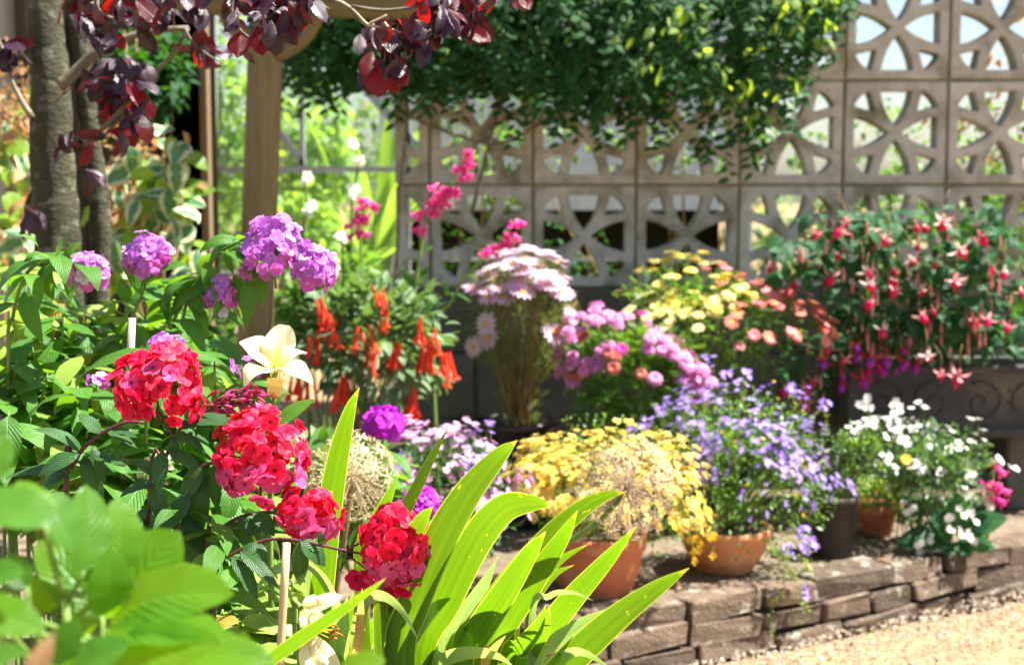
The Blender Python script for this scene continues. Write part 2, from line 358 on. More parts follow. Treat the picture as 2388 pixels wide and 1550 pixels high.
M['palelemon'] = petal_mat('palelemon_petal', (0.88, 0.84, 0.45), (0.90, 0.78, 0.22), None, tf=0.35)
M['coral'] = petal_mat('coral_petal', (0.80, 0.10, 0.12), (0.84, 0.30, 0.22), None, tf=0.35)
M['salmon'] = petal_mat('salmon_petal', (0.84, 0.36, 0.32), (0.82, 0.20, 0.26), None, tf=0.35)
M['disc'] = petal_mat('flower_disc', (0.75, 0.50, 0.03), (0.7, 0.4, 0.02), None, tf=0.1, rough=0.8)
M['nem_yellow'] = petal_mat('nem_yellow_petal', (0.88, 0.62, 0.05), (0.90, 0.76, 0.25), (0.85, 0.45, 0.02), (0.4, 0.15), 0.35)
M['nem_cream'] = petal_mat('nem_cream_petal', (0.90, 0.78, 0.32), (0.88, 0.68, 0.14), (0.85, 0.55, 0.05), (0.45, 0.15), 0.35)
M['nem_blue'] = petal_mat('nem_blue_petal', (0.28, 0.14, 0.70), (0.45, 0.30, 0.82), (0.8, 0.7, 0.3), (0.30, 0.10), 0.35)
M['nem_lilac'] = petal_mat('nem_lilac_petal', (0.66, 0.26, 0.66), (0.78, 0.48, 0.72), (0.8, 0.6, 0.3), (0.25, 0.10), 0.35)
M['white'] = petal_mat('white_petal', (0.86, 0.86, 0.84), (0.88, 0.86, 0.80), (0.75, 0.72, 0.3), (0.22, 0.08), 0.35)
M['golden'] = petal_mat('golden_petal', (0.88, 0.52, 0.02), (0.9, 0.62, 0.05), None, tf=0.35)
M['sepal_pink'] = petal_mat('sepal_pink', (0.76, 0.16, 0.24), (0.84, 0.52, 0.48), None, tf=0.4)
M['sepal_white'] = petal_mat('sepal_white', (0.82, 0.62, 0.56), (0.84, 0.74, 0.66), None, tf=0.4)
M['corolla_red'] = petal_mat('corolla_red', (0.68, 0.006, 0.07), (0.72, 0.02, 0.18), None, tf=0.35)
M['sepal_red'] = petal_mat('sepal_red', (0.72, 0.02, 0.07), (0.74, 0.05, 0.10), None, tf=0.35)
M['corolla_violet'] = petal_mat('corolla_violet', (0.36, 0.03, 0.42), (0.42, 0.05, 0.46), None, tf=0.35)
M['bud'] = petal_mat('bud_petal', (0.42, 0.02, 0.12), (0.70, 0.08, 0.28), (0.16, 0.10, 0.05), (0.5, 0.35), 0.2)
M['faded'] = petal_mat('faded_petal', (0.62, 0.50, 0.74), (0.72, 0.66, 0.80), None, tf=0.4)
# stems and wood
M['stem_green'] = solid_mat('stem_green', (0.12, 0.22, 0.04), (0.20, 0.28, 0.06), 30, 0.55, 0.1)
M['stem_purple'] = solid_mat('stem_purple', (0.07, 0.02, 0.025), (0.13, 0.04, 0.04), 40, 0.45, 0.1)
M['stem_brown'] = solid_mat('stem_brown', (0.22, 0.12, 0.05), (0.36, 0.24, 0.11), 40, 0.7, 0.3)
M['bark'] = solid_mat('bark', (0.026, 0.028, 0.012), (0.075, 0.074, 0.042), 14, 0.85, 0.9, 0.008, c3=(0.17, 0.18, 0.13), s3=26, th=(0.54, 0.66), stretch=(1, 1, 1.6), m3=0.7)
M['twig'] = solid_mat('twig', (0.09, 0.075, 0.05), (0.25, 0.21, 0.14), 40, 0.6, 0.4)
M['twig_pale'] = solid_mat('twig_pale', (0.34, 0.30, 0.18), (0.48, 0.42, 0.28), 40, 0.5, 0.3)
M['post'] = solid_mat('post_wood', (0.10, 0.08, 0.028), (0.28, 0.21, 0.10), 9, 0.75, 0.5, 0.004, stretch=(6, 6, 0.35), c3=(0.24, 0.21, 0.14), s3=5, th=(0.5, 0.75))
M['beam'] = solid_mat('beam_wood', (0.13, 0.105, 0.045), (0.21, 0.165, 0.075), 6, 0.75, 0.4, 0.003, stretch=(0.4, 5, 5))
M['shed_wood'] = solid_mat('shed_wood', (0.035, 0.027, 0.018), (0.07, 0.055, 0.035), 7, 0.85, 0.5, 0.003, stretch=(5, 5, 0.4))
M['frame_wood'] = solid_mat('frame_wood', (0.15, 0.10, 0.05), (0.24, 0.17, 0.09), 7, 0.8, 0.4, 0.003, stretch=(5, 5, 0.4))
M['cane'] = solid_mat('cane', (0.52, 0.36, 0.18), (0.66, 0.50, 0.28), 8, 0.45, 0.1, c3=(0.16, 0.09, 0.04), s3=150, th=(0.66, 0.70), stretch=(1, 1, 0.5))
M['grey_cane'] = solid_mat('grey_cane', (0.34, 0.30, 0.24), (0.46, 0.42, 0.34), 10, 0.6, 0.1, stretch=(4, 4, 0.5))
# masonry, pots, ground
M['screen'] = solid_mat('screen_concrete', (0.35, 0.335, 0.285), (0.60, 0.585, 0.53), 7, 0.92, 0.8, 0.004, c3=(0.13, 0.125, 0.06), s3=9, th=(0.46, 0.70), m3=0.85, rnd=0.45)
M['mortar'] = solid_mat('mortar', (0.20, 0.19, 0.10), (0.28, 0.26, 0.15), 20, 0.95, 0.5)
M['plinth'] = solid_mat('plinth_concrete', (0.085, 0.082, 0.072), (0.15, 0.145, 0.125), 6, 0.95, 0.8, 0.004, c3=(0.09, 0.10, 0.06), s3=5, th=(0.5, 0.7))
M['brick'] = solid_mat('edging_brick', (0.065, 0.045, 0.032), (0.20, 0.145, 0.10), 22, 0.92, 1.0, 0.012, c3=(0.36, 0.34, 0.29), s3=30, th=(0.58, 0.66), rnd=0.55, m3=0.7)
M['paving'] = solid_mat('paving', (0.085, 0.065, 0.045), (0.19, 0.145, 0.10), 9, 0.95, 0.7, 0.006, c3=(0.14, 0.11, 0.07), s3=12, th=(0.5, 0.65), rnd=0)
M['soil'] = solid_mat('soil', (0.07, 0.05, 0.032), (0.13, 0.095, 0.06), 20, 0.98, 1.0, 0.012, rnd=0)
M['lawn'] = solid_mat('dry_lawn', (0.23, 0.145, 0.078), (0.32, 0.215, 0.125), 12, 0.98, 0.9, 0.01, c3=(0.36, 0.25, 0.12), s3=9, th=(0.5, 0.7), rnd=0)
M['pebble'] = solid_mat('pebble', (0.30, 0.23, 0.17), (0.60, 0.52, 0.42), 30, 0.9, 0.4, rnd=0.8)
M['terracotta'] = solid_mat('terracotta', (0.44, 0.135, 0.06), (0.54, 0.19, 0.095), 6, 0.75, 0.25, 0.002, c3=(0.58, 0.42, 0.32), s3=14, th=(0.54, 0.70), rnd=0.15, m3=0.6)
M['terracotta_pale'] = solid_mat('terracotta_pale', (0.54, 0.21, 0.09), (0.62, 0.28, 0.13), 6, 0.8, 0.25, 0.002, c3=(0.62, 0.45, 0.32), s3=14, th=(0.52, 0.70), rnd=0.15, m3=0.6)
M['black_pot'] = solid_mat('black_plastic', (0.012, 0.012, 0.013), (0.022, 0.022, 0.022), 10, 0.35, 0.05, spec=0.5)
M['grey_pot'] = solid_mat('charcoal_pot', (0.035, 0.03, 0.028), (0.05, 0.045, 0.04), 10, 0.55, 0.1)
M['trough'] = solid_mat('trough_stone', (0.036, 0.04, 0.046), (0.075, 0.072, 0.067), 7, 0.85, 0.5, 0.003, c3=(0.17, 0.15, 0.11), s3=4, th=(0.5, 0.75), rnd=0)
M['cream_wall'] = solid_mat('cream_render', (0.66, 0.60, 0.46), (0.74, 0.68, 0.54), 6, 0.9, 0.4, 0.003, rnd=0)
M['white_paint'] = solid_mat('white_paint', (0.78, 0.80, 0.82), (0.82, 0.83, 0.84), 4, 0.5, 0.05, rnd=0)
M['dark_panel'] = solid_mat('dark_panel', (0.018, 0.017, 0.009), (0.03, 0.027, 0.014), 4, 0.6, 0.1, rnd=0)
M['aluminium'] = solid_mat('aluminium', (0.55, 0.58, 0.60), (0.66, 0.68, 0.70), 5, 0.45, 0.05, metal=0.6, rnd=0)
M['anther'] = solid_mat('anther', (0.38, 0.11, 0.015), (0.46, 0.16, 0.03), 60, 0.8, 0.3)
k = NT('greenhouse_glass')
p = k.n('BsdfPrincipled', {'Base Color': (0.9, 0.95, 0.92), 'Roughness': 0.05, 'Specular IOR Level': 0.5}); tr = k.n('BsdfTransparent', {'Color': (0.95, 0.98, 0.96)})
ms = k.n('MixShader', {0: 0.93}); k.t.links.new(p.outputs[0], ms.inputs[1]); k.t.links.new(tr.outputs[0], ms.inputs[2]); M['glass'] = k.end(ms.outputs[0])

# ------------------------------------------------------------------ ground, terrace, edging
GZ = 0.072; TZ = 0.205
def sheet(pts, z): return T([(x, y, z) for x, y in pts], [tuple(range(len(pts)))], [(x, y) for x, y in pts])
single('lawn', mesh('lawn', sheet([(-60, -60), (60, -60), (60, 60), (-60, 60)], GZ), M['lawn'], False), kind='structure')
single('flower_bed', mesh('flower_bed', sheet([(-2.6, 0.35), (-0.1, 0.35), (0.30, 1.35), (0.34, 2.2), (0.12, 2.80), (-0.3, 3.0), (-0.36, 5.0), (-3.2, 5.0)], GZ+0.004), M['soil'], False), kind='structure')
single('back_yard', mesh('back_yard', sheet([(-0.358, 4.3), (4.5, 4.3), (4.5, 11), (-0.358, 11)], GZ+0.004), M['soil'], False), kind='structure')
EDGE = [Vector((x, y, 0)) for x, y in ((-1.30, 2.46), (-0.40, 2.70), (0.18, 2.93), (0.556, 3.12), (1.15, 3.46), (1.95, 3.86))]
EP = catmull(EDGE, 60)
poly = [(p.x, p.y+0.03) for p in EP] + [(2.6, 4.2), (2.6, 4.34), (-0.36, 4.34), (-1.35, 3.6)]
n = len(poly)
single('terrace', mesh('terrace', T([(x, y, TZ) for x, y in poly]+[(x, y, 0.0) for x, y in poly], [tuple(range(n))]+[(i, i+n, (i+1) % n+n, (i+1) % n) for i in range(n)]), M['paving'], False), kind='structure')
ed = thing('brick_edging', 'low edging wall of weathered bricks along the front of the terrace', 'wall', (0.55, 3.12, GZ))
ed_len = [0.13, 0.15, 0.165, 0.18, 0.195, 0.21, 0.225, 0.24]
ed_meshes = [[mesh('edging_brick', bevel_box(L_-0.010, 0.105, 0.043, 0.006, 0.0075, 2), M['brick'], False) for _ in range(2)] for L_ in ed_len]
cum = [0.0]
for a, b in zip(EP, EP[1:]): cum.append(cum[-1]+(b-a).length)
def on_edge(s):
    for i in range(len(cum)-1):
        if cum[i+1] >= s or i == len(cum)-2:
            t = (s-cum[i])/(cum[i+1]-cum[i]); return EP[i].lerp(EP[i+1], t), (EP[i+1]-EP[i]).normalized()
core = []
for i in range(len(EP)-1):
    core.append(bar(EP[i]+Vector((0, 0.045, 0.127)), EP[i+1]+Vector((0, 0.045, 0.127)), 0.06, 0.146))
part('mortar_core', mesh('mortar_core', core, M['soil'], False), ed)
for c in range(3):
    s = R(-0.1, 0.0)+0.06
    while s < cum[-1]-0.1:
        bi = random.randrange(8); L = ed_len[bi]; p_, d_ = on_edge(max(0, s+L/2))
        z = TZ+0.006-0.0235-c*0.0475+R(-0.003, 0.003)
        nrm = Vector((d_.y, -d_.x, 0))
        Mx = frame(p_ + nrm*(0.012-0.05+R(-0.006, 0.012)+0.008*c) + Vector((0, 0, z)), Vector((-d_.y, d_.x, 0))+Vector((R(-.04, .04), R(-.04, .04), 0)), (R(-.04, .04), R(-.04, .04), 1))
        part('brick', random.choice(ed_meshes[bi]), ed, Mx)
        s += L
# pebbles and crumbs on the strip below the edging, dry grass on the lawn
peb = [bevel_box(1, 0.8, 0.6, 0.28, 0.12) for _ in range(4)]
Ms = []
for i in range(5200):
    p_, d_ = on_edge(R(1.2, cum[-1])); nrm = Vector((d_.y, -d_.x, 0)); w_ = abs(random.gauss(0, 1))
    off = 0.02+0.13*w_
    q = p_+nrm*off; s = R(0.003, 0.008)*(1.6 if random.random() < 0.06 else 1)
    z = GZ + 0.004 + max(0, (0.012+0.035*min(1, max(0, q.x-0.6)))*(1-off/0.24))
    Ms.append(frame((q.x, q.y, z), rvec(), rvec(), s))
single('gravel', mesh('gravel', multi_scatter(peb, Ms), M['pebble'], False), 'loose pebbles and crumbs below the brick edging', 'gravel', 'stuff')
bl = [leaf(1, 0.09, 'lance', d, 0.1, 3, 1) for d in (0.5, 1.1, 1.6)]
Ms = []
for i in range(16000):
    y = R(2.2, 3.7); x = R(0.25, 2.0)
    if y > 2.93+(x-0.18)*0.53-0.16: continue
    a = R(0, 6.28); Ms.append(frame((x, y, GZ+0.001), (math.cos(a), math.sin(a), R(0.15, 0.9)), (0, 0, 1), R(0.012, 0.035)))
single('dry_grass', mesh('dry_grass', multi_scatter(bl, Ms), M['straw']), 'short parched straw coloured grass of the lawn', 'grass', 'stuff')
Ms = []
for i in range(2600):
    x = R(-1.1, 2.2); y = R(2.6, 4.2)
    if y < 2.93+(x-0.18)*0.53+0.02: continue
    Ms.append(frame((x, y, TZ+0.001), rvec(), rvec(), R(0.002, 0.006)))
single('grit', mesh('grit', multi_scatter(peb, Ms), M['pebble'], False), 'scattered grit and crumbs on the terrace paving', 'gravel', 'stuff')

litT = [leaf(1, .5, 'ovate', d, .3, 3, 2, R(-.6, .6), .2) for d in (.6, 1.3)]
for nm, lab, m_, n_, sz in (('leaf_litter', 'dry brown leaf scraps lying on the terrace and gravel', 'brown_leaf', 420, (.008, .022)), ('fallen_petals', 'small fallen lilac petals on the terrace and gravel', 'nem_lilac', 110, (.006, .011))):
    Ms = []
    while len(Ms) < n_:
        x = R(-.2, 1.7); y = R(2.75, 3.95); e = 2.93+(x-0.18)*0.53
        if e-.14 < y < e+.02: z = GZ+.022
        elif y >= e+.02: z = TZ+.008
        else: continue
        Ms.append(frame((x, y, z), (R(-1, 1), R(-1, 1), R(-.2, .3)), (R(-.4, .4), R(-.4, .4), 1), R(*sz)))
    single(nm, mesh(nm, multi_scatter(litT, Ms), M[m_]), lab, 'litter', 'stuff')

# ------------------------------------------------------------------ pierced screen wall
WY = 4.25; WX0 = 0.061; WZ0 = 0.783
def arc(a, b, bulge, n=8):
    a = Vector((a[0], a[1])); b = Vector((b[0], b[1])); d = b-a; nn = Vector((-d.y, d.x)); out = []
    for i in range(n):
        t = i/n; out.append(tuple(a+d*t+nn*(bulge*4*t*(1-t)*0.5)))
    return out
def block_loops():
    S = 0.292; c = 0.5; hs = []
    pet = [(0.345, 0.09), (0.655, 0.09)] ; tipp = (0.5, 0.435)
    base = arc(pet[1], tipp, -0.15) + arc(tipp, pet[0], -0.15) + [pet[0]]
    tri = arc((0.09, 0.235), (0.285, 0.285), 0.06) + arc((0.285, 0.285), (0.235, 0.09), 0.06) + arc((0.235, 0.09), (0.09, 0.235), 0.22)
    for q in range(4):
        for h in (base, tri):
            o = []
            for x, y in h:
                x -= c; y -= c
                for _ in range(q): x, y = -y, x
                o.append((x*S, y*S))
            hs.append(o)
    return S, hs
def clip(h, x0):
    o = []
    for i in range(len(h)):
        a, b = h[i-1], h[i]
        if (a[0] >= x0) != (b[0] >= x0):
            t = (x0-a[0])/(b[0]-a[0]); o.append((x0, a[1]+t*(b[1]-a[1])))
        if b[0] >= x0: o.append(b)
    return o
def curve_mesh(name, loops, depth, mat_, bev=0.003):
    cu = bpy.data.curves.new(name, 'CURVE'); cu.dimensions = '2D'; cu.fill_mode = 'BOTH'; cu.extrude = depth/2-bev; cu.bevel_depth = bev; cu.bevel_resolution = 0; cu.offset = -bev
    for lp in loops:
        if len(lp) < 3: continue
        s = cu.splines.new('POLY'); s.points.add(len(lp)-1)
        for i, (x, y) in enumerate(lp): s.points[i].co = (x, y, 0, 1)
        s.use_cyclic_u = True
    o = bpy.data.objects.new(name, cu); COL.objects.link(o)
    dg = bpy.context.evaluated_depsgraph_get(); me = bpy.data.meshes.new_from_object(o.evaluated_get(dg)); me.name = name
    bpy.data.objects.remove(o); me.materials.clear(); me.materials.append(mat_)
    return me
S, HS = block_loops(); h_ = S/2
blk = curve_mesh('screen_block', [[(-h_, -h_), (h_, -h_), (h_, h_), (-h_, h_)]]+HS, 0.07, M['screen'])
xc = h_-0.096
cut = curve_mesh('cut_block', [[(xc, -h_), (h_, -h_), (h_, h_), (xc, h_)]]+[clip([p for p in h], xc+0.03) for h in HS], 0.07, M['screen'])
sw = thing('screen_wall', 'pierced concrete screen block wall with a leaf pattern on a solid grey base', 'wall', (0.8, WY+0.045, TZ))
RX = Matrix.Rotation(math.pi/2, 4, 'X')
for row in range(3):
    for ci in range(-1, 7):
        Mx = Matrix.Translation((WX0+0.3*ci+0.15, WY+0.045+R(-.003, .003), WZ0+0.15+0.3*row)) @ Matrix.Rotation(R(-.006, .006), 4, 'Y') @ RX
        part('screen_block', blk, sw, Mx)
    part('cut_screen_block', cut, sw, Matrix.Translation((WX0-0.3-0.15, WY+0.045, WZ0+0.15+0.3*row)) @ RX)
mt = []
for row in range(4): mt.append(box(2.20, 0.054, 0.010, (WX0+0.705, WY+0.047, WZ0+0.3*row)))
for ci in range(-1, 8): mt.append(box(0.010, 0.052, 0.9, (WX0+0.3*ci, WY+0.047, WZ0+0.45)))
part('mortar_joints', mesh('mortar_joints', mt, M['mortar'], False), sw)
pl = [mesh('base_block', bevel_box(0.44, 0.1, 0.19, 0.005, 0.003), M['plinth'], False) for _ in range(3)]
for row in range(3):
    x = -0.335-0.22*(row % 2)
    while x < 2.2:
        x0 = max(x, -0.335); x1 = min(x+0.447, 2.25)
        part('base_block', random.choice(pl), sw, Matrix.Translation(((x0+x1)/2, WY+0.048, TZ+0.095+0.194*row)) @ Matrix.Diagonal(((x1-x0-0.008)/0.44, 1, 1, 1)))
        x += 0.447
part('base_core', mesh('base_core', box(2.58, 0.07, 0.575, (0.955, WY+0.052, TZ+0.287)), M['mortar'], False), sw)

# ------------------------------------------------------------------ beyond the screen wall
ws = thing('garden_room', 'white painted garden room with a dark opening behind the screen wall', 'building', (0.3, 6.2, GZ))
xa, xb = -0.56, 1.02
zl = at(1200, 490, 6.2).z; zr = at(1200, 604, 6.2).z
part('wall', mesh('wall', [box(xb-xa, 0.1, 1.5-0.0, ((xa+xb)/2, 6.25, zl+0.75)), box(0.06, 0.1, zl-GZ, (xa+0.03, 6.25, (zl+GZ)/2)), box(0.06, 0.1, zl-GZ, (xb-0.03, 6.25, (zl+GZ)/2))], M['white_paint'], False), ws)
part('rail', mesh('rail', box(xb-xa-0.124, 0.05, 0.02, ((xa+xb)/2, 6.24, zr)), M['white_paint'], False), ws)
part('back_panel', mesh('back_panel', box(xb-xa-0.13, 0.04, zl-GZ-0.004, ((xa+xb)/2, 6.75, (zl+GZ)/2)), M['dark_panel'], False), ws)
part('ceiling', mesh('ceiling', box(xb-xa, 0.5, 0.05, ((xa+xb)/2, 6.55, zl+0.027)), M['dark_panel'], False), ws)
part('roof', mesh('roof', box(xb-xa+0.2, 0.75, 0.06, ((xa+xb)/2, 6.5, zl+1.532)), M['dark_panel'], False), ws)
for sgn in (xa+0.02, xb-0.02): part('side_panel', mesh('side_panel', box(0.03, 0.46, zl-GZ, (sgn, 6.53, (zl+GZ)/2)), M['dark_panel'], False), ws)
sm_leafs = [leaf(1, 0.5, 'ovate', d, 0.15, 4, 2) for d in (0.4, 0.9, 1.3)]
def bush(name, label, cat, C, Rv, base, n, ts, size, mat_, stems=6, stem_mat=None, dens=0.3, group=None, sr=0.004, up=0.3, nn=None):
    """leafy mass: stems from the base, leaves spread through an uneven ellipsoid"""
    o = thing(name, label, cat, base, group); base = Vector(base); C = Vector(C)
    st = []
    for i in range(stems):
        e = C + Vector((R(-.8, .8)*Rv[0], R(-.8, .8)*Rv[1], R(0, .8)*Rv[2]))
        st.append(tube([base+Vector((R(-.02, .02), R(-.02, .02), 0)), base.lerp(e, 0.5)+rvec(0.02), e], sr, sr*0.4, 5, 6))
    if st: stem_parts(st, M[stem_mat or 'stem_green'], o)
    Ms = []
    lobes = [(C+Vector((R(-.55, .55)*Rv[0], R(-.55, .55)*Rv[1], R(-.5, .55)*Rv[2])), R(0.4, 0.65)) for _ in range(9)]
    for i in range(n):
        lc, lr = random.choice(lobes); d = rvec().normalized(); rr = R(dens, 1)**0.5*lr
        p_ = lc+Vector((d.x*Rv[0], d.y*Rv[1], d.z*Rv[2]))*rr
        dd = (d + Vector((0, 0, R(-.6, .3))) + rvec(0.6)); nv = Vector((0, 0, 1))+rvec(0.6) if nn is None else Vector(nn)+rvec(.5)
        Ms.append(frame(p_, dd, nv, R(*size)))
    part('foliage', mesh('foliage', multi_scatter(ts, Ms), M[mat_]), o, kind='stuff')
    return o
bush('shrub', 'bushy shrub of bright green leaves seen through the right of the screen wall', 'shrub', (1.55, 4.95, 1.05), (0.55, 0.22, 0.38), (1.55, 4.95, GZ), 900, sm_leafs, (0.025, 0.05), 'far_leaf', 8, 'stem_brown')
bush('shrub', 'sparse shrub with brown leaves behind the upper right screen blocks', 'shrub', (1.75, 4.75, 1.35), (0.5, 0.15, 0.4), (1.75, 4.75, GZ), 420, sm_leafs, (0.025, 0.05), 'brown_leaf', 10, 'stem_brown')
bush('shrub', 'leafy shrub behind the middle of the screen wall', 'shrub', (0.62, 4.72, 1.22), (0.85, 0.14, 0.22), (0.62, 4.72, GZ), 560, sm_leafs, (0.02, 0.045), 'far_leaf', 8, 'stem_brown')
bush('shrub', 'leafy shrub behind the left end of the screen wall', 'shrub', (-0.1, 4.70, 1.25), (0.3, 0.14, 0.3), (-0.1, 4.70, GZ), 420, sm_leafs, (0.02, 0.045), 'far_leaf', 6, 'stem_brown')
bush('shrub', 'low dark shrub in front of the garden room', 'shrub', (1.05, 4.85, 0.88), (0.28, 0.2, 0.2), (1.05, 4.85, GZ), 500, sm_leafs, (0.025, 0.05), 'climber_leaf', 6, 'stem_brown')
bush('shrub', 'dark dense shrub low behind the right screen blocks', 'shrub', (1.62, 5.35, 0.74), (0.62, 0.25, 0.36), (1.62, 5.35, GZ), 1500, sm_leafs, (0.035, 0.06), 'climber_leaf', 8, 'stem_brown')
bush('shrub', 'dark shrub low in front of the garden room opening', 'shrub', (0.1, 4.95, 0.80), (0.40, 0.12, 0.16), (0.1, 4.95, GZ), 420, sm_leafs, (0.025, 0.045), 'climber_leaf', 6, 'stem_brown')
bush('shrub', 'dark evergreen shrub between the plum trunks and the shed', 'shrub', (at(320, 190, 4.25).x, 4.25, at(320, 190, 4.25).z), (mm(120, 4.25), .12, mm(150, 4.25)), (at(320, 190, 4.25).x, 4.25, GZ), 900, sm_leafs, (0.03, 0.055), 'climber_leaf', 6, 'stem_brown')
# far hedge and trees
hl = [leaf(1, 0.55, 'ovate', d, 0.1, 2, 2) for d in (0.3, 0.9)]
for i, (x, y, rx, rz, cz, lab) in enumerate(((-3.0, 9.5, 1.3, 1.1, 1.1, 'rounded hedge far beyond the greenhouse at left'), (-1.5, 9.0, 1.1, 1.1, 1.0, 'rounded hedge straight behind the greenhouse'), (1.2, 12, 2.2, 0.55, 0.6, 'low hedge far behind the garden room'), (4.0, 12, 1.6, 0.6, 0.65, 'low hedge far away at right'))):
    bush('hedge', lab, 'hedge', (x, y, cz), (rx, 0.7, rz), (x, y, GZ), 3200, hl, (0.06, 0.11), 'far_leaf', 6, 'stem_brown', sr=0.02)

# ------------------------------------------------------------------ greenhouse behind the gap
gh = thing('greenhouse', 'aluminium framed glass greenhouse full of plants behind the post', 'greenhouse', (-1.1, 5.3, GZ))
gy = 5.1
def gp(px, py, Y=gy): return at(px, py, Y)
bars = [((497, -200), (497, 900), 0.022), ((500, 395), (1010, 395), 0.020), ((655, 310), (708, 386), 0.022), ((815, 165), (1010, 385), 0.030), ((705, -220), (705, 386), 0.016), ((950, -200), (950, 900), 0.022), ((500, 640), (1010, 640), 0.016)]
gbm = []
for a, b, wd in bars:
    part('frame_bar', mesh('frame_bar', bar(gp(*a), gp(*b), wd, 0.03, (0, -1, 0)), M['aluminium'], False), gh)
for x0, x1, y0, y1 in ((500, 702, -200, 392), (708, 948, -200, 392), (500, 948, 398, 638), (500, 948, 642, 900)):
    a, b = gp(x0, y1, gy+0.02), gp(x1, y0, gy+0.02)
    part('pane', mesh('pane', box(b.x-a.x, 0.004, b.z-a.z, ((a.x+b.x)/2, gy+0.02, (a.z+b.z)/2)), M['glass'], False), gh)
strapT = [leaf(1, 0.05, 'strap', d, 0.2, 6, 2) for d in (0.3, 0.7, 1.2)]
def grass_clump(name, label, cat, base, n, L, mat_, lean=0.35, group=None, wd=1.0, pname='leaf', ts=None):
    o = thing(name, label, cat, base, group)
    for i in range(n):
        a = R(0, 6.28); d = Vector((math.cos(a)*R(0.05, lean), math.sin(a)*R(0.05, lean)*0.6, 1))
        part(pname, clump_mesh(ts or strapT, mat_), o, frame(Vector(base)+Vector((R(-.06, .06), R(-.04, .04), 0)), d, (math.cos(a), math.sin(a), -0.3)if False else (-math.cos(a), -math.sin(a), 0.6), R(*L), wd))
    return o
CM = {}
def clump_mesh(ts, mat_):
    key = (id(ts), mat_)
    if key not in CM: CM[key] = [mesh('leaf', t, M[mat_]) for t in ts]
    return random.choice(CM[key])
grass_clump('strap_leaf_plant', 'tall strap leaved plant with yellow green leaves inside the greenhouse', 'plant', gp(860, 700, 5.6), 30, (0.5, 0.85), 'glass_plant', 0.35, wd=1.3)
grass_clump('strap_leaf_plant', 'clump of strap leaves low beside the post inside the greenhouse', 'plant', gp(780, 760, 5.4), 22, (0.35, 0.55), 'glass_plant', 0.4, wd=1.2)
bush('tomato_plant', 'leafy green plant inside the greenhouse left of the post', 'plant', gp(535, 300, 5.6), (0.18, 0.12, 0.62), gp(535, 800, 5.6), 620, sm_leafs, (0.04, 0.08), 'glass_plant', 6)
bush('tomato_plant', 'leafy green plant inside the greenhouse right of the post', 'plant', gp(720, 330, 5.8), (0.22, 0.14, 0.3), gp(720, 820, 5.8), 420, sm_leafs, (0.04, 0.08), 'glass_plant', 6)
bush('tomato_plant', 'low leafy green plant under the greenhouse cross bar', 'plant', gp(640, 540, 5.35), (0.32, 0.14, 0.2), gp(640, 860, 5.35), 420, sm_leafs, (0.035, 0.07), 'glass_plant', 6)

# ------------------------------------------------------------------ dark shed, cream wall at the left
sh = thing('shed', 'dark timber shed with an open doorway behind the ivy', 'shed', (-1.25, 4.6, GZ))
a, b = at(380, 900, 4.5), at(478, -200, 4.5)
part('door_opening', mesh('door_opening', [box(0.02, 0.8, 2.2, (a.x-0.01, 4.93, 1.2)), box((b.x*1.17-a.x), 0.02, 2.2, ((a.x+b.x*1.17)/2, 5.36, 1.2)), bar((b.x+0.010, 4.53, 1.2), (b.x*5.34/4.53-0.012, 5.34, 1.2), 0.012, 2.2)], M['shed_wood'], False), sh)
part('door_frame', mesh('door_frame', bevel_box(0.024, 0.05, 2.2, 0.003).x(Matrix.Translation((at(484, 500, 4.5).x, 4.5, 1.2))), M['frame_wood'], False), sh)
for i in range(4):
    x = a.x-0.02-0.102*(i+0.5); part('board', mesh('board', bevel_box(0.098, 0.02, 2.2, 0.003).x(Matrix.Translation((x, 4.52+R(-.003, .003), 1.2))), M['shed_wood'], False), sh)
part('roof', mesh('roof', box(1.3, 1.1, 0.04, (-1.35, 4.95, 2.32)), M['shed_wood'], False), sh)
cw = at(20, 200, 4.2)
single('rendered_wall', mesh('rendered_wall', bevel_box(0.12, 1.5, 2.3, 0.006).x(Matrix.Translation((cw.x-0.28, 4.45, 1.25)) @ Matrix.Rotation(rad(-38), 4, 'Z')), M['cream_wall'], False), 'sunlit cream rendered wall at the far left behind the tree', 'wall')

# ------------------------------------------------------------------ pergola
pg = thing('pergola', 'rustic timber pergola with a round post and curved braces', 'pergola', (at(585, 985, 3.4).x, 3.4, GZ))
pts = [at(582, 1400, 3.4), at(588, 985, 3.4), at(603, 560, 3.4), at(614, 250, 3.4), at(622, 40, 3.4)]; pts[0].z = GZ-0.02
part('post', mesh('post', tube(pts, 0.042, 0.040, 20, 16), M['post']), pg)
bz = at(620, 20, 3.4)
part('beam', mesh('beam', bevel_box(0.82, 0.09, 0.085, 0.012, 0.003).x(Matrix.Translation((bz.x+0.04, 3.4, bz.z+0.028)) @ Matrix.Rotation(rad(1.0), 4, 'Y')), M['beam'], False), pg)
part('beam', mesh('beam', bevel_box(0.09, 1.3, 0.085, 0.012, 0.003).x(Matrix.Translation((bz.x, 3.75, bz.z+0.114))), M['beam'], False), pg)
for sgn, e in ((1, (742, 28)), (-1, (522, 15))):
    p0 = at(640 if sgn > 0 else 590, 130 if sgn > 0 else 85, 3.385); p1 = at(e[0], e[1], 3.385); mid = (p0+p1)/2+Vector((0.012*sgn, 0, -0.012))
    part('brace', mesh('brace', tube([p0, mid, p1], 0.019, 0.021, 8, 8), M['beam']), pg)

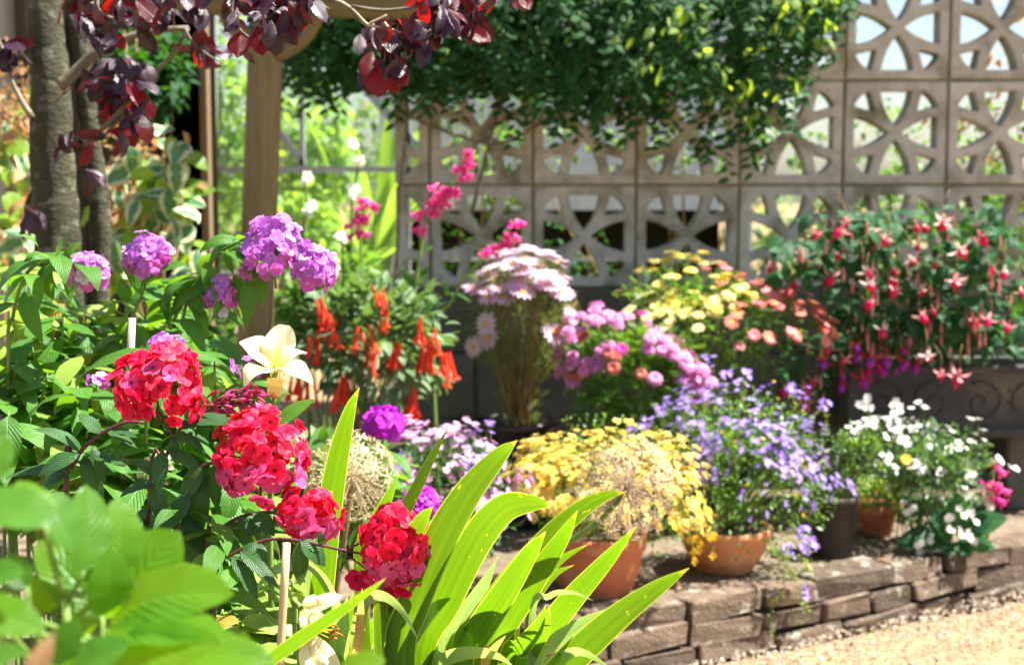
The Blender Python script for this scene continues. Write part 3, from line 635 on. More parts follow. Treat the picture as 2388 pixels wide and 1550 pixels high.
# ------------------------------------------------------------------ purple leaved plum tree
TY = 2.75
tr = thing('plum_tree', 'purple leaved plum tree with two mossy grey trunks and dark red leaves', 'tree', (at(140, 600, TY).x, TY, GZ))
def trunk(name, pts, ws, Y, n=44, seg=18, mat_='bark', ys=None):
    P = [at(x, y, (ys[i] if ys else Y)) for i, (x, y) in enumerate(pts)]
    C = catmull(P, n); m = len(pts)-1; rs = []
    for i in range(n+1):
        s = i/n*m; kx = min(int(s), m-1); t = s-kx; rs.append(mm((ws[kx]*(1-t)+ws[kx+1]*t)/2, Y)*R(0.95, 1.05))
    t = tube(C, 0, 0, seg, None, True, rs)
    from mathutils import noise as nz
    for i, v in enumerate(t.V):
        kx = min(n, i//seg); c = C[kx]; v_ = Vector(v)-c; f_ = 1+0.12*nz.noise(Vector((v[0], v[1], v[2]*.5))*18)+0.06*nz.noise(Vector(v)*60)
        t.V[i] = c+v_*f_
    return mesh(name, t, M[mat_])
b0 = at(160, 1400, TY); 
part('trunk', trunk('trunk', [(170, 1420), (150, 900), (135, 570), (125, 400), (118, 200), (104, 60), (98, -80), (90, -260)], [125, 112, 102, 100, 92, 82, 76, 70], TY), tr)
part('trunk', trunk('trunk', [(205, 1420), (225, 800), (236, 570), (228, 430), (212, 320), (196, 200), (184, 60), (186, -120)], [70, 52, 47, 44, 44, 48, 58, 56], TY+0.03), tr)
brs = [([(140, 200), (165, 180), (230, 118), (300, 88), (360, 72), (440, 66)], [34, 30, 26, 20, 17, 12], 2.7, 'twig'),
       ([(440, 66), (405, 120), (330, 210), (250, 310), (190, 340)], [8, 9, 10, 9, 6], 2.62, 'twig'),
       ([(75, 275), (50, 235), (28, 190), (12, 130), (-20, 60)], [16, 14, 11, 9, 7], 2.7, 'twig'),
       ([(330, 205), (240, 300), (200, 332), (150, 345)], [9, 12, 10, 5], 2.55, 'twig'),
       ([(480, -90), (600, -40), (760, -5), (820, 22), (848, 55), (890, 62)], [18, 16, 13, 10, 9, 7], 2.3, 'twig'),
       ([(820, 15), (880, 24), (930, 22), (1000, 8), (1100, -30)], [9, 9, 8, 7, 5], 2.26, 'twig'),
       ([(832, 32), (858, 58), (888, 64)], [5, 7, 5], 2.2, 'twig_pale'),
       ([(862, 55), (882, 46), (902, 36)], [6, 6, 5], 2.2, 'twig_pale'),
       ([(896, 52), (912, 70), (950, 80), (985, 78), (1026, 62)], [6, 8, 8, 7, 5], 2.2, 'twig_pale'),
       ([(560, -60), (540, 20), (560, 70), (600, 100)], [8, 7, 6, 3], 2.2, 'twig'),
       ([(640, -60), (690, 10), (640, 60), (610, 110)], [7, 6, 5, 3], 2.2, 'twig'),
       ([(890, 50), (900, 100), (895, 150), (885, 190)], [5, 4, 4, 3], 2.2, 'twig'),
       ([(230, -80), (225, 10), (255, 40), (300, 50)], [10, 8, 6, 4], 2.4, 'twig'),
       ([(430, 66), (450, 100), (480, 125), (520, 150)], [7, 6, 5, 3], 2.6, 'twig'),
       ([(1000, 8), (1060, 30), (1100, 60), (1130, 75)], [5, 4, 4, 3], 2.25, 'twig')]
for pts_, ws_, y_, m_ in brs: part('branch', trunk('branch', pts_, ws_, y_, 12, 7, m_), tr)
prT = [mesh('leaf', leaf(1, w_, 'obovate', d, 0.12, 7, 4, tw, 0.10), M['prunus_leaf']) for w_, d, tw in ((0.55, 0.5, 0.2), (0.6, 0.9, -0.2), (0.5, 1.3, 0.4), (0.58, 0.3, 0.0), (0.52, 0.7, -0.5))]
prR = [mesh('leaf', leaf(1, w_, 'obovate', d, 0.12, 7, 4, tw, 0.10), M['prunus_leaf_redlit']) for w_, d, tw in ((0.55, 0.5, 0.2), (0.6, 0.9, -0.2), (0.5, 1.1, 0.3), (0.58, 0.3, 0.0))]
cl = [(235, 28, 70, 45, 20, 2.4), (225, 95, 40, 30, 5, 2.4), (640, 25, 70, 40, 24, 2.2), (640, 85, 40, 30, 10, 2.2), (555, 80, 20, 25, 3, 2.2), (340, 40, 70, 35, 12, 2.5), (420, 20, 60, 20, 9, 2.4), (470, 120, 40, 30, 9, 2.6),
      (265, 175, 60, 20, 12, 2.6), (235, 225, 45, 40, 16, 2.6), (310, 235, 40, 40, 14, 2.55), (300, 290, 30, 20, 7, 2.55), (160, 340, 40, 15, 6, 2.5), (155, 375, 15, 20, 2, 2.5), (30, 125, 30, 30, 9, 2.7), (50, 515, 30, 15, 3, 2.6),
      (885, 110, 35, 30, 12, 2.2), (880, 165, 30, 25, 6, 2.2), (950, 90, 50, 35, 18, 2.2), (1040, 70, 45, 35, 14, 2.2), (1110, 60, 30, 25, 7, 2.22), (1030, 15, 70, 20, 14, 2.25), (1130, 10, 40, 20, 8, 2.25), (1205, 5, 22, 18, 4, 2.25), (930, 165, 20, 20, 4, 2.2), (545, 10, 40, 20, 8, 2.3), (700, 5, 35, 15, 7, 2.2), (265, 320, 20, 15, 3, 2.55), (195, 420, 12, 12, 2, 2.5), (290, 10, 60, 20, 9, 2.4)]
for px, py, rx, ry, n_, y_ in cl:
    for i in range(int(n_*1.5)):
        p_ = at(px+random.gauss(0, .55)*rx, py-25+random.gauss(0, .55)*ry, y_+R(-.06, .06))
        a = R(0, 6.28); d = Vector((math.cos(a)*0.75, math.sin(a)*0.5, R(-1.5, 0.15)))
        part('leaf', random.choice(prR if random.random() < 0.20 else prT), tr, frame(p_, d, (R(-1, 1), R(-1, .4), R(0.0, 1.2)), mm(R(44, 82), y_)))
for (x0, y0, x1, y1, w_) in ((880, 140, 882, 222, 0.75), (868, 120, 852, 178, 0.6), (930, 130, 938, 198, 0.5), (900, 40, 1142, 92, 0.0), (560, 75, 552, 130, 0.8), (1075, 60, 1142, 92, 0.45), (350, 235, 352, 275, 0.6), (600, 60, 610, 125, 0.6)):
    if w_ == 0: continue
    p0, p1 = at(x0, y0, 2.19), at(x1, y1, 2.17)
    part('leaf', prR[3], tr, frame(p0, p1-p0, (R(-.3, .3), -1, 0.25), (p1-p0).length*1.02, w_/0.58))

# ------------------------------------------------------------------ ivy at the left
ivy_leafs = {}
def ivyT(w_, d):
    # angular, slightly lobed outline
    t = leaf(1, w_, 'ovate', d, 0.08, 8, 4, 0, 0.10); return t
for nm in ('ivy_leaf', 'ivy_leaf_green'): ivy_leafs[nm] = [mesh('leaf', ivyT(w_, d), M[nm]) for w_, d in ((0.62, 0.4), (0.7, 0.7), (0.55, 0.9), (0.66, 0.2))]
bro = [mesh('leaf', leaf(1, w_, 'ovate', d, 0.3, 5, 2, R(-.6, .6), 0.25), M['brown_leaf']) for w_, d in ((0.5, 0.9), (0.4, 1.5), (0.55, 1.2))]
def ivy(label, spots, base):
    o = thing('ivy', label, 'ivy', base)
    st = []
    for px, py, rx, ry, n_, y_ in spots:
        c = at(px, py, y_+0.08); st.append(tube([Vector(base)+rvec(0.05), (Vector(base)+c)/2+rvec(.06), c], 0.006, 0.003, 5, 8))
        for i in range(n_):
            p_ = at(px+R(-1, 1)*rx, py+R(-1, 1)*ry, y_+R(-.1, .1))
            u = random.random(); d = Vector((R(-.8, .8), R(-.7, .1), R(-1.3, 0.2)))
            if u < 0.48: me_ = random.choice(ivy_leafs['ivy_leaf'])
            elif u < 0.76: me_ = random.choice(ivy_leafs['ivy_leaf_green'])
            else: me_ = random.choice(bro)
            part('leaf', me_, o, frame(p_, d, (R(-.1, .9), R(-.9, -.1), R(0.3, 1.0)), mm(R(38, 84), y_)*(0.7 if u > .76 else 1)))
    stem_parts(st, M['stem_brown'], o)
    return o
ivy('variegated ivy with cream edged leaves tumbling beside the dark doorway', [(400, 340, 45, 40, 14, 3.6), (340, 380, 60, 60, 22, 3.7), (400, 450, 55, 60, 26, 3.6), (320, 500, 50, 60, 20, 3.6), (420, 560, 50, 60, 22, 3.5), (300, 600, 60, 50, 16, 3.5), (440, 660, 40, 60, 12, 3.5), (270, 440, 40, 60, 14, 3.8)], (at(350, 900, 3.7).x, 3.7, GZ))
ivy('variegated ivy with brown dry leaves at the far left behind the trunk', [(20, 300, 50, 60, 16, 3.9), (50, 400, 60, 60, 26, 3.8), (20, 500, 40, 60, 18, 3.6), (70, 560, 60, 50, 18, 3.5), (30, 650, 50, 50, 14, 3.5), (60, 230, 40, 50, 8, 4.0)], (at(30, 900, 3.8).x, 3.8, GZ))
# dead stems on the cream wall and dry flower sprays
for nm, lab, spots in (('dry_climber', 'tangle of dry brown climbing stems against the cream wall', [(20, 260, 60, 160, 26, 3.95)]), ('dry_hydrangea', 'spray of dried brown flower bracts among the ivy', [(310, 450, 60, 130, 30, 3.75)])):
    px, py, rx, ry, n_, y_ = spots[0]; o = thing(nm, lab, 'plant', (at(px, py, y_).x, y_+0.05, GZ)); st = []
    base = Vector((at(px, py, y_).x, y_+0.05, GZ))
    st.append(tube([base, at(px, py+ry, y_), at(px, py, y_)], 0.008, 0.004, 6, 10))
    Ms = []
    for i in range(n_):
        a_ = at(px+R(-.3, .3)*rx, py+R(-.2, 1)*ry, y_); e = at(px+R(-1, 1)*rx, py+R(-1, .8)*ry, y_+R(-.1, .05))
        st.append(tube([a_, (a_+e)/2+rvec(.03), e], 0.0025, 0.001, 4, 5))
        for q in range(14): Ms.append(frame(e+rvec(0.035), rvec(), rvec(), R(.010, .022)))
    stem_parts(st, M['stem_brown'], o)
    part('bracts', mesh('bracts', multi_scatter([leaf(1, .8, 'round', .5, .1, 4, 2)], Ms), M['brown_leaf']), o, kind='stuff')

# ------------------------------------------------------------------ climber over the pergola and wall
cb = thing('climber', 'dense dark green climber hanging over the pergola and the screen wall', 'climber', (at(940, 900, 4.16).x, 4.16, TZ))
LOW = [(640, 120), (700, 205), (760, 225), (820, 215), (870, 190), (930, 185), (990, 235), (1040, 265), (1100, 205), (1180, 225), (1250, 290), (1330, 300), (1400, 300), (1480, 270), (1560, 285), (1640, 320), (1720, 350), (1790, 320), (1850, 285), (1890, 225), (1915, 120), (1960, 50), (2010, 10)]
def low(x):
    for (a_, ya), (b_, yb) in zip(LOW, LOW[1:]):
        if a_ <= x <= b_: return ya+(yb-ya)*(x-a_)/(b_-a_)
    return -50
clT = [leaf(1, w_, 'lance', d, 0.15, 4, 2) for w_, d in ((0.45, 0.5), (0.4, 1.0), (0.5, 0.3))]
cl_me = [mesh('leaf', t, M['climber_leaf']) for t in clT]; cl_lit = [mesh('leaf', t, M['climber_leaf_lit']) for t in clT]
Ms = []; np_ = 0
def cl_pt():
    while True:
        x = R(640, 2000); lo = low(x); yt = -130
        y = lo - random.random()**0.8*(lo-yt) + R(-15, 15)
        if (lo-y > 70 or random.random() < 0.45) and (x < 1560 or random.random() < 0.6): break
    dep = 4.18 - R(0.02, 0.24)*min(1, (lo-y+40)/140)
    return x, y, dep, lo
sprigs = []
for i in range(900):
    x, y, dep, lo = cl_pt(); c = at(x, y, dep)
    L = R(0.05, 0.13); d = Vector((R(-.5, .5), R(-.5, .1), -1)).normalized()
    sprigs.append((c, d, L))
    for q in range(9):
        t = q/8; p_ = c+d*L*t; side = Vector((1 if q % 2 else -1, R(-.6, .4), R(-.9, .2)))
        Mx = frame(p_, side, (R(-.4, .4), -0.8, R(.2, 1)), mm(R(18, 36), dep))
        if np_ < 270 and (lo-y) < 170 and random.random() < 0.10: part('leaf', random.choice(cl_me), cb, Mx); np_ += 1
        else: Ms.append(Mx)
for i in range(7000):
    x, y, dep, lo = cl_pt(); Ms.append(frame(at(x, y-20, dep+R(0, .1)), rvec()+Vector((0, 0, -.5)), (R(-.5, .5), -0.7, R(.1, 1)), mm(R(22, 40), dep)))
part('foliage', mesh('foliage', multi_scatter(clT, Ms), M['climber_leaf']), cb, kind='stuff')
part('sprigs', mesh('sprigs', [tube([c, c+d*L], 0.0012, 0.0006, 3) for c, d, L in sprigs[:500]], M['stem_green']), cb, kind='stuff')
vs = []
for pts_ in ([(900, 900), (925, 600), (935, 420), (950, 230), (900, 100), (800, 60)], [(930, 260), (1080, 320), (1180, 330), (1300, 260), (1420, 180)], [(1420, 250), (1560, 180), (1700, 100), (1850, 20)], [(960, 900), (1000, 700), (1100, 500), (1150, 300), (1200, 150)][-3:]):
    vs.append(tube([at(x, y, 4.2) for x, y in pts_], 0.006, 0.004, 7, 14))
stem_parts(vs, M['twig'], cb, 'vine_stem')
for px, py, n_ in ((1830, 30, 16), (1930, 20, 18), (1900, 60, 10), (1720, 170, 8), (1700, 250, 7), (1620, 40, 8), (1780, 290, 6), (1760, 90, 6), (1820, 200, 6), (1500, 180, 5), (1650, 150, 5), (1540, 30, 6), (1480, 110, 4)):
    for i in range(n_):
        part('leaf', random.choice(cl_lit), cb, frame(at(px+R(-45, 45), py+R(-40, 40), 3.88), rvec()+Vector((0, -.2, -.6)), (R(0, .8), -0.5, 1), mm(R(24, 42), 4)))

# ------------------------------------------------------------------ pots
def pot(label, c, prof, mat_, soil_r, soil_z, cat='pot', name='flower_pot'):
    o = thing(name, label, cat, c)
    part('body', mesh('body', lathe(prof, 40), M[mat_]), o, Matrix.Translation(c))
    part('soil', mesh('soil', lathe([(0.0005, 0.004), (soil_r*0.6, 0.002), (soil_r, 0)], 20), M['soil']), o, Matrix.Translation(Vector(c)+Vector((0, 0, soil_z))))
    return o
def cpos(px, Y): return Vector((at(px, 1000, Y).x, Y, TZ+0.001))
P1 = cpos(1392, 3.10); P2 = cpos(1695, 3.29); P3 = cpos(1946, 3.42); P4 = cpos(2050, 3.62); P5 = cpos(1205, 3.74); P6 = cpos(845, 3.48); P7 = cpos(1480, 3.62); P8 = cpos(1660, 3.80); P9 = cpos(2200, 3.50)
pot('large terracotta pot with a plain rim holding yellow flowers', P1, [(0.001, 0), (0.070, 0), (0.076, 0.006), (0.093, 0.050), (0.103, 0.098), (0.104, 0.100), (0.1085, 0.102), (0.110, 0.132), (0.108, 0.136), (0.101, 0.136), (0.098, 0.118)], 'terracotta', 0.099, 0.120)
pot('wide terracotta bowl with raised rings holding violet blue flowers', P2, [(0.001, 0), (0.062, 0), (0.066, 0.006), (0.074, 0.022), (0.080, 0.026), (0.084, 0.036), (0.089, 0.042), (0.094, 0.054), (0.096, 0.062), (0.101, 0.066), (0.104, 0.082), (0.108, 0.088), (0.109, 0.100), (0.104, 0.104), (0.098, 0.102), (0.095, 0.09)], 'terracotta_pale', 0.096, 0.092)
pot('charcoal tapered plastic pot between the bowl and the small terracotta pot', P3, [(0.001, 0), (0.046, 0), (0.048, 0.004), (0.058, 0.130), (0.062, 0.131), (0.062, 0.146), (0.057, 0.147), (0.054, 0.12)], 'grey_pot', 0.055, 0.13)
pot('small terracotta pot half hidden under lime green leaves', P4, [(0.001, 0), (0.034, 0), (0.037, 0.004), (0.046, 0.055), (0.050, 0.056), (0.052, 0.080), (0.047, 0.081), (0.045, 0.07)], 'terracotta', 0.046, 0.07)
pot('glossy black plastic pot with a wide rim under the lilac daisies', P5, [(0.001, 0), (0.078, 0), (0.082, 0.006), (0.098, 0.250), (0.108, 0.258), (0.111, 0.272), (0.106, 0.276), (0.098, 0.272), (0.096, 0.23)], 'black_pot', 0.097, 0.24)
pot('black plastic pot under the plant with red tubular flowers', P6, [(0.001, 0), (0.095, 0), (0.10, 0.006), (0.128, 0.245), (0.138, 0.25), (0.14, 0.27), (0.134, 0.273), (0.126, 0.26)], 'black_pot', 0.127, 0.25)
pot('black plastic pot under the pink chrysanthemum', P7, [(0.001, 0), (0.078, 0), (0.082, 0.006), (0.098, 0.195), (0.106, 0.20), (0.108, 0.216), (0.102, 0.218), (0.096, 0.2)], 'black_pot', 0.097, 0.2)
pot('black plastic pot under the yellow and coral daisies, near the screen wall', P8, [(0.001, 0), (0.085, 0), (0.09, 0.006), (0.11, 0.215), (0.118, 0.22), (0.12, 0.24), (0.114, 0.243), (0.108, 0.22)], 'black_pot', 0.109, 0.22)

# ------------------------------------------------------------------ flower templates
def ring(t, n, tilt=0.0, roll=0.12, z=0.0, r0=0.0, jit=0.0, start=0.0):
    o = []
    for i in range(n):
        a = start+2*math.pi*i/n+R(-jit, jit)
        o.append(t.x(Matrix.Rotation(a, 4, 'Z') @ Matrix.Translation((0, r0, z)) @ Matrix.Rotation(tilt+R(-jit, jit), 4, 'X') @ Matrix.Rotation(roll, 4, 'Y')))
    return join(o)
def floret5(droop=0.5, tilt=0.35, W=0.98, nl=5, nw=4, tubeL=0.9, jit=0.08, wave=0.06):
    # flat five petalled flower with a thin tube behind, facing +Y
    t = ring(leaf(1.0, W, 'round', droop, -0.02, nl, nw, 0, wave, wf=1.0), 5, tilt, 0.16, 0, 0.03, jit)
    tb = tube([(0, 0, 0.02), (0, 0, -tubeL)], 0.07, 0.045, 5, None, False); tb.UV[:] = (0.5, 0.1)
    return join([t, tb]).x(Matrix.Rotation(-math.pi/2, 4, 'X'))
def fmesh(ts, *mats): return [[mesh('floret', t, [M[m] for m in ms]) if isinstance(ms, tuple) else mesh('floret', t, M[ms]) for t in ts] for ms in mats]
phT = [floret5(0.5, 0.30, wave=.16), floret5(0.75, 0.42, wave=.2), floret5(0.25, 0.20, wave=.14), floret5(1.1, 0.75, wave=.22), floret5(0.3, 0.55, wave=.2)]
FL = {m: [mesh('floret', t, M[m]) for t in phT] for m in ('red', 'redpink', 'purple', 'purplepink', 'magenta', 'faded')}
phL = [leaf(1, w_, 'lance', d, 0.16, 8, 4, tw, 0.05, 0.12) for w_, d, tw in ((0.27, 0.7, 0.1), (0.25, 1.1, -0.2), (0.29, 1.6, 0.2), (0.26, 0.35, 0.0), (0.23, 2.1, 0.3))]
PL = {m: [mesh('leaf', t, M[m]) for t in phL] for m in ('phlox_leaf', 'phlox_leaf_dark', 'phlox_leaf_old', 'lime_leaf')}
CH = []
for t in phL:
    v = t.V[-3]; CH.append((math.hypot(v[1], v[2]), math.atan2(v[2], v[1])))
def leaf_px(o, me_list, b, e, Y, wpx, vi, dY=0.0, n=None, dYb=0.0):
    """a leaf from its base to its tip"""
    p0, p1 = at(b[0], b[1], Y+dYb), at(e[0], e[1], Y+dYb+dY); c = p1-p0; ch, an = CH[vi]
    s = c.length/ch; w0 = (0.27, 0.25, 0.29, 0.26, 0.23)[vi]*s
    Mx = frame(p0, c, n or (R(-.3, .3), -0.55, 0.8)) @ Matrix.Rotation(-an, 4, 'X') @ Matrix.Diagonal((mm(wpx, Y)*1.15/w0*s, s, s, 1))
    return part('leaf', me_list[vi], o, Mx)
def head(o, c, rx, ry, rz, n, pick, fr, axis=(0, 0, 1), lo=-0.55, name='flower_head', back=0.6, calyx='stem_purple'):
    """phlox truss: florets over a rounded head"""
    c = Vector(c); ax = Vector(axis).normalized()
    cr = [tube([c-ax*rz*0.9, c], 0.0016, 0.001, 5)]
    pts = []
    ga = math.pi*(3-math.sqrt(5)); Nt = int(n*2/(1-lo))
    for i in range(Nt):
        z = 1-2*(i+0.5)/Nt
        if z < lo: break
        r = math.sqrt(1-z*z); th = ga*i; d = Vector((r*math.cos(th), r*math.sin(th), z))
        if d.y > back: continue
        pts.append(d+rvec(0.10))
    q = Vector((0, 0, 1)).rotation_difference(ax)
    fl = []; bmp = [(rvec().normalized(), R(-.13, .15)) for _ in range(8)]
    for d in pts:
        if random.random() < .07: continue
        dd = q @ d; k_ = R(0.78, 1.08)*(1+sum(a_*max(0, dd.dot(b_))**4 for b_, a_ in bmp))
        p_ = c+Vector((dd.x*rx, dd.y*ry, dd.z*rz))*k_
        nn = (Vector((dd.x/rx, dd.y/ry, dd.z/rz)).normalized()+rvec(0.55)+Vector((0, -.12, .08)))
        fl.append((p_, nn, (p_-c), dd)); cr.append(tube([c, c+(p_-c)*0.62], 0.0007, 0.0006, 4, None, False))
    hd = part(name, mesh(name, cr, M[calyx]), o)
    for p_, nn, _, dd in fl:
        up = Vector((R(-1, 1), 0, R(-1, 1))); part('floret', pick(dd), hd, frame(p_, nn, up, fr*R(0.78, 1.15)))
    return hd
def stem_path(pts, Y, base=None, ys=None):
    P = [at(x, y, (ys[i] if ys else Y)) for i, (x, y) in enumerate(pts)]
    if base is None:
        d = P[-1]-P[-2]; base = Vector((P[-1].x+max(-.08, min(.08, d.x*1.2)), Y+0.02, GZ))
    P.append(Vector(base)); return P
def stem_leaves(o, P, n, size, me_key, t0=0.05, t1=0.7, vis=(0, 1, 2), old=0.0, hang=0.2):
    C = catmull(P, 40); a0 = R(0, 6.28)
    for i in range(n):
        t = t0+(t1-t0)*(i+R(0, .5))/n; kx = min(39, int(t*40)); p_ = C[kx]; tg = (C[kx+1]-C[kx]).normalized()
        for sgn in (0, math.pi):
            a = a0+i*1.57+sgn+R(-.3, .3); d = Vector((math.cos(a), math.sin(a)*0.8, R(-hang, .35)))
            key = 'phlox_leaf_old' if random.random() < old else me_key
            part('leaf', PL[key][random.choice(vis)], o, frame(p_, d, (R(-.1, .5), R(-.5, .1), 1), R(*size)*1.1, 1.35))

# ------------------------------------------------------------------ red phlox
YR = 1.62
def red_pick(d): return random.choice(FL['redpink'] if random.random() < .12 else FL['red'])
def red2_pick(d): return random.choice(FL['redpink'] if (d.z < -0.05+R(-.35, .25)) else FL['red'])
RF = mm(27, YR)
def rphlox(label, pts, c, rx, ry, n, pick, leaves, Y=YR, axis=(0, 0, 1), lo=-0.6, rand_leaves=4, sr=3.2, ys=None):
    P = stem_path(pts, Y, ys=ys); o = thing('red_phlox', label, 'phlox', P[-1], 'red phlox in the flower bed')
    part('stem', mesh('stem', tube(P, mm(sr, Y), mm(sr*1.9, Y), 8, 22), M['stem_purple']), o)
    head(o, at(c[0], c[1], Y-0.01), mm(rx, Y), mm((rx+ry)/2, Y), mm(ry, Y), n, pick, RF, axis, lo)
    for lf in leaves:
        b, e, wpx, vi = lf[:4]; leaf_px(o, PL['phlox_leaf_dark'], b, e, Y, wpx, vi, R(-.02, .02), None, R(-.012, .006))
    stem_leaves(o, P[-3:] if len(P) > 3 else P, rand_leaves, (0.05, 0.075), 'phlox_leaf', 0.1, 0.9)
    return o
o1 = rphlox('red phlox with a full round scarlet head beside the yellow lily', [(365, 950), (400, 1015), (385, 1070), (355, 1140), (345, 1220), (340, 1330)], (367, 908), 100, 100, 88, red_pick,
   [((398, 1020), (415, 1085), 30, 0), ((402, 1012), (480, 1060), 28, 1), ((392, 1050), (470, 1108), 34, 1), ((380, 1050), (372, 1150), 36, 0), ((420, 1000), (530, 965), 24, 3), ((410, 1010), (500, 1040), 24, 0), ((372, 1110), (300, 1070), 34, 0), ((365, 1125), (278, 1160), 30, 1), ((362, 1130), (380, 1230), 36, 0), ((430, 985), (540, 990), 20, 3), ((352, 1180), (410, 1240), 34, 2), ((350, 1180), (300, 1290), 36, 1)])
o2 = rphlox('red phlox with a big head fading to magenta at its underside', [(600, 1150), (560, 1090), (490, 1080), (455, 1110), (430, 1200), (412, 1280)], (606, 1068), 99, 106, 104, red2_pick,
   [((470, 1090), (425, 1170), 42, 0), ((460, 1100), (455, 1260), 52, 1), ((478, 1100), (468, 1180), 30, 0), ((500, 1080), (508, 1190), 32, 0), ((440, 1150), (400, 1230), 40, 0), ((432, 1200), (465, 1345), 54, 1), ((440, 1190), (380, 1260), 40, 2), ((425, 1210), (510, 1330), 48, 0), ((420, 1250), (450, 1390), 50, 1), ((500, 1075), (560, 1035), 26, 3)], lo=-0.75)
o3 = rphlox('small bright red phlox head just below the large fading one', [(690, 1230), (650, 1198), (600, 1195), (545, 1212), (510, 1245), (480, 1330)], (722, 1200), 61, 60, 42, red2_pick,
   [((590, 1195), (640, 1250), 40, 1), ((590, 1200), (620, 1280), 40, 2), ((560, 1205), (590, 1250), 36, 0), ((520, 1240), (560, 1330), 36, 1), ((510, 1250), (490, 1350), 40, 0), ((535, 1215), (600, 1300), 34, 0)], Y=1.60, axis=(0.3, -0.4, 0.85))
o4 = rphlox('red phlox on a long arching stem in front of the iris leaves', [(915, 1290), (860, 1292), (790, 1280), (720, 1264), (650, 1255), (590, 1268), (535, 1300), (500, 1380)], (925, 1280), 76, 96, 74, red2_pick,
   [((695, 1262), (700, 1365), 38, 0), ((700, 1262), (758, 1320), 44, 1), ((750, 1272), (745, 1235), 18, 1), ((600, 1265), (620, 1325), 26, 2), ((560, 1285), (650, 1370), 30, 0), ((815, 1280), (840, 1220), 22, 3), ((808, 1285), (795, 1335), 14, 1), ((600, 1262), (560, 1330), 34, 1), ((540, 1300), (600, 1400), 34, 1)], Y=1.55, axis=(0.75, -0.35, 0.55), lo=-0.75, sr=2.6)
hd = part('flower_head', mesh('flower_head', [tube([at(812, 1280, 1.55), at(845, 1262, 1.55), at(880, 1235, 1.55)], .0014, .001, 5), tube([at(800, 1285, 1.55), at(830, 1308, 1.55), at(860, 1330, 1.55)], .0014, .001, 5)], M['stem_purple']), o4)
for x, y in ((905, 1195), (925, 1205), (900, 1225), (830, 1352), (860, 1350), (895, 1250), (845, 1362), (940, 1370), (920, 1372)):
    part('floret', random.choice(FL['red']), hd, frame(at(x, y, 1.545+R(-.01, .01)), (R(-.4, .4), -0.6, 0.6), rvec(), RF))
# bud cluster on its own stem
ob = thing('red_phlox', 'phlox stem ending in a spike of unopened crimson buds', 'phlox', (at(330, 1400, YR).x, YR+0.02, GZ), 'red phlox in the flower bed')
Pb = stem_path([(598, 925), (540, 940), (470, 965), (400, 1005), (330, 985), (235, 1010), (180, 1060), (155, 1140)], YR+0.02)
part('stem', mesh('stem', tube([at(x, y, YR+0.02) for x, y in ((590, 925), (540, 940), (470, 965), (420, 1000), (385, 1070), (350, 1180), (330, 1400))][:6]+[WM[ob].translation], 0.0014, 0.003, 7, 24), M['stem_purple']), ob)
budT = mesh('bud', lathe([(0.001, 0), (0.0016, 0.004), (0.0022, 0.008), (0.0018, 0.012), (0.0004, 0.017)], 7).x(Matrix.Rotation(-math.pi/2, 4, 'X')), M['bud'])
for i in range(80):
    t = R(0, 1); px, py = 480+120*t, 945-22*t
    p_ = at(px, py+R(-1, 1)*22*(1.05-t*0.6), YR+0.02+R(-.01, .01)); part('bud', budT, ob, frame(p_, (0.9+R(-.5, .4), R(-.5, .3), (at(px, py, YR).z-p_.z)*-70+R(-.2, .5)), (0, 0, 1), R(0.6, 1.25)))
for b, e, wp, vi in (((470, 965), (545, 985), 20, 3), ((465, 968), (500, 1010), 22, 0), ((440, 985), (380, 1000), 20, 1)): leaf_px(ob, PL['phlox_leaf_dark'], b, e, YR, wp, vi)
# left arching red phlox stem carrying large leaves
ol = thing('red_phlox', 'arching dark phlox stem with long paired leaves left of the scarlet head', 'phlox', (at(140, 1400, 1.66).x, 1.66, GZ), 'red phlox in the flower bed')
part('stem', mesh('stem', tube([at(x, y, 1.65) for x, y in ((335, 985), (290, 985), (235, 1012), (190, 1050), (170, 1090), (155, 1145))]+[WM[ol].translation], 0.0016, 0.0034, 8, 24), M['stem_purple']), ol)
for b, e, wp, vi in (((235, 1010), (180, 965), 32, 0), ((192, 1050), (75, 1000), 34, 1), ((185, 1058), (88, 1110), 40, 0), ((195, 1060), (240, 1185), 40, 0), ((195, 1055), (295, 1085), 26, 3), ((250, 1005), (320, 1045), 22, 0), ((170, 1085), (10, 1115), 30, 3), ((165, 1100), (95, 1140), 42, 1), ((215, 1040), (245, 1130), 24, 0), ((178, 1075), (270, 1100), 26, 3), ((290, 985), (330, 955), 16, 3), ((260, 1000), (320, 1020), 20, 3)):
    leaf_px(ol, PL['phlox_leaf_dark'], b, e, 1.65, wp, vi, R(-.02, .02), None, R(-.01, .01))

# ------------------------------------------------------------------ purple phlox
YP = 2.0; PF = mm(26, YP)
def pur_pick(d): return random.choice(FL['faded']) if random.random() < .06 else random.choice(FL['purplepink'] if d.z < R(-.5, .15) else FL['purple'])
def pphlox(label, pts, heads, Y, leaves, nl=6, size=(0.06, 0.085), vis=(1, 2, 4), pick=pur_pick, name='purple_phlox', grp='purple phlox in the flower bed', fr=None, key='phlox_leaf'):
    P = stem_path(pts, Y); o = thing(name, label, 'phlox', P[-1], grp)
    part('stem', mesh('stem', tube(P, mm(3.0, Y), mm(5, Y), 7, 22), M['stem_green']), o)
    for c, rx, ry, n_, ax in heads: head(o, at(c[0], c[1], Y-0.01), mm(rx, Y), mm(rx, Y), mm(ry, Y), n_, pick, fr or mm(19, Y), ax, -0.5, calyx='stem_green')
    for b, e, wp, vi in leaves: leaf_px(o, PL[key], b, e, Y, wp, vi, R(-.03, .03), None, R(-.02, .01))
    stem_leaves(o, P, nl, size, key, 0.12, 0.8, vis, 0.02)
    return o
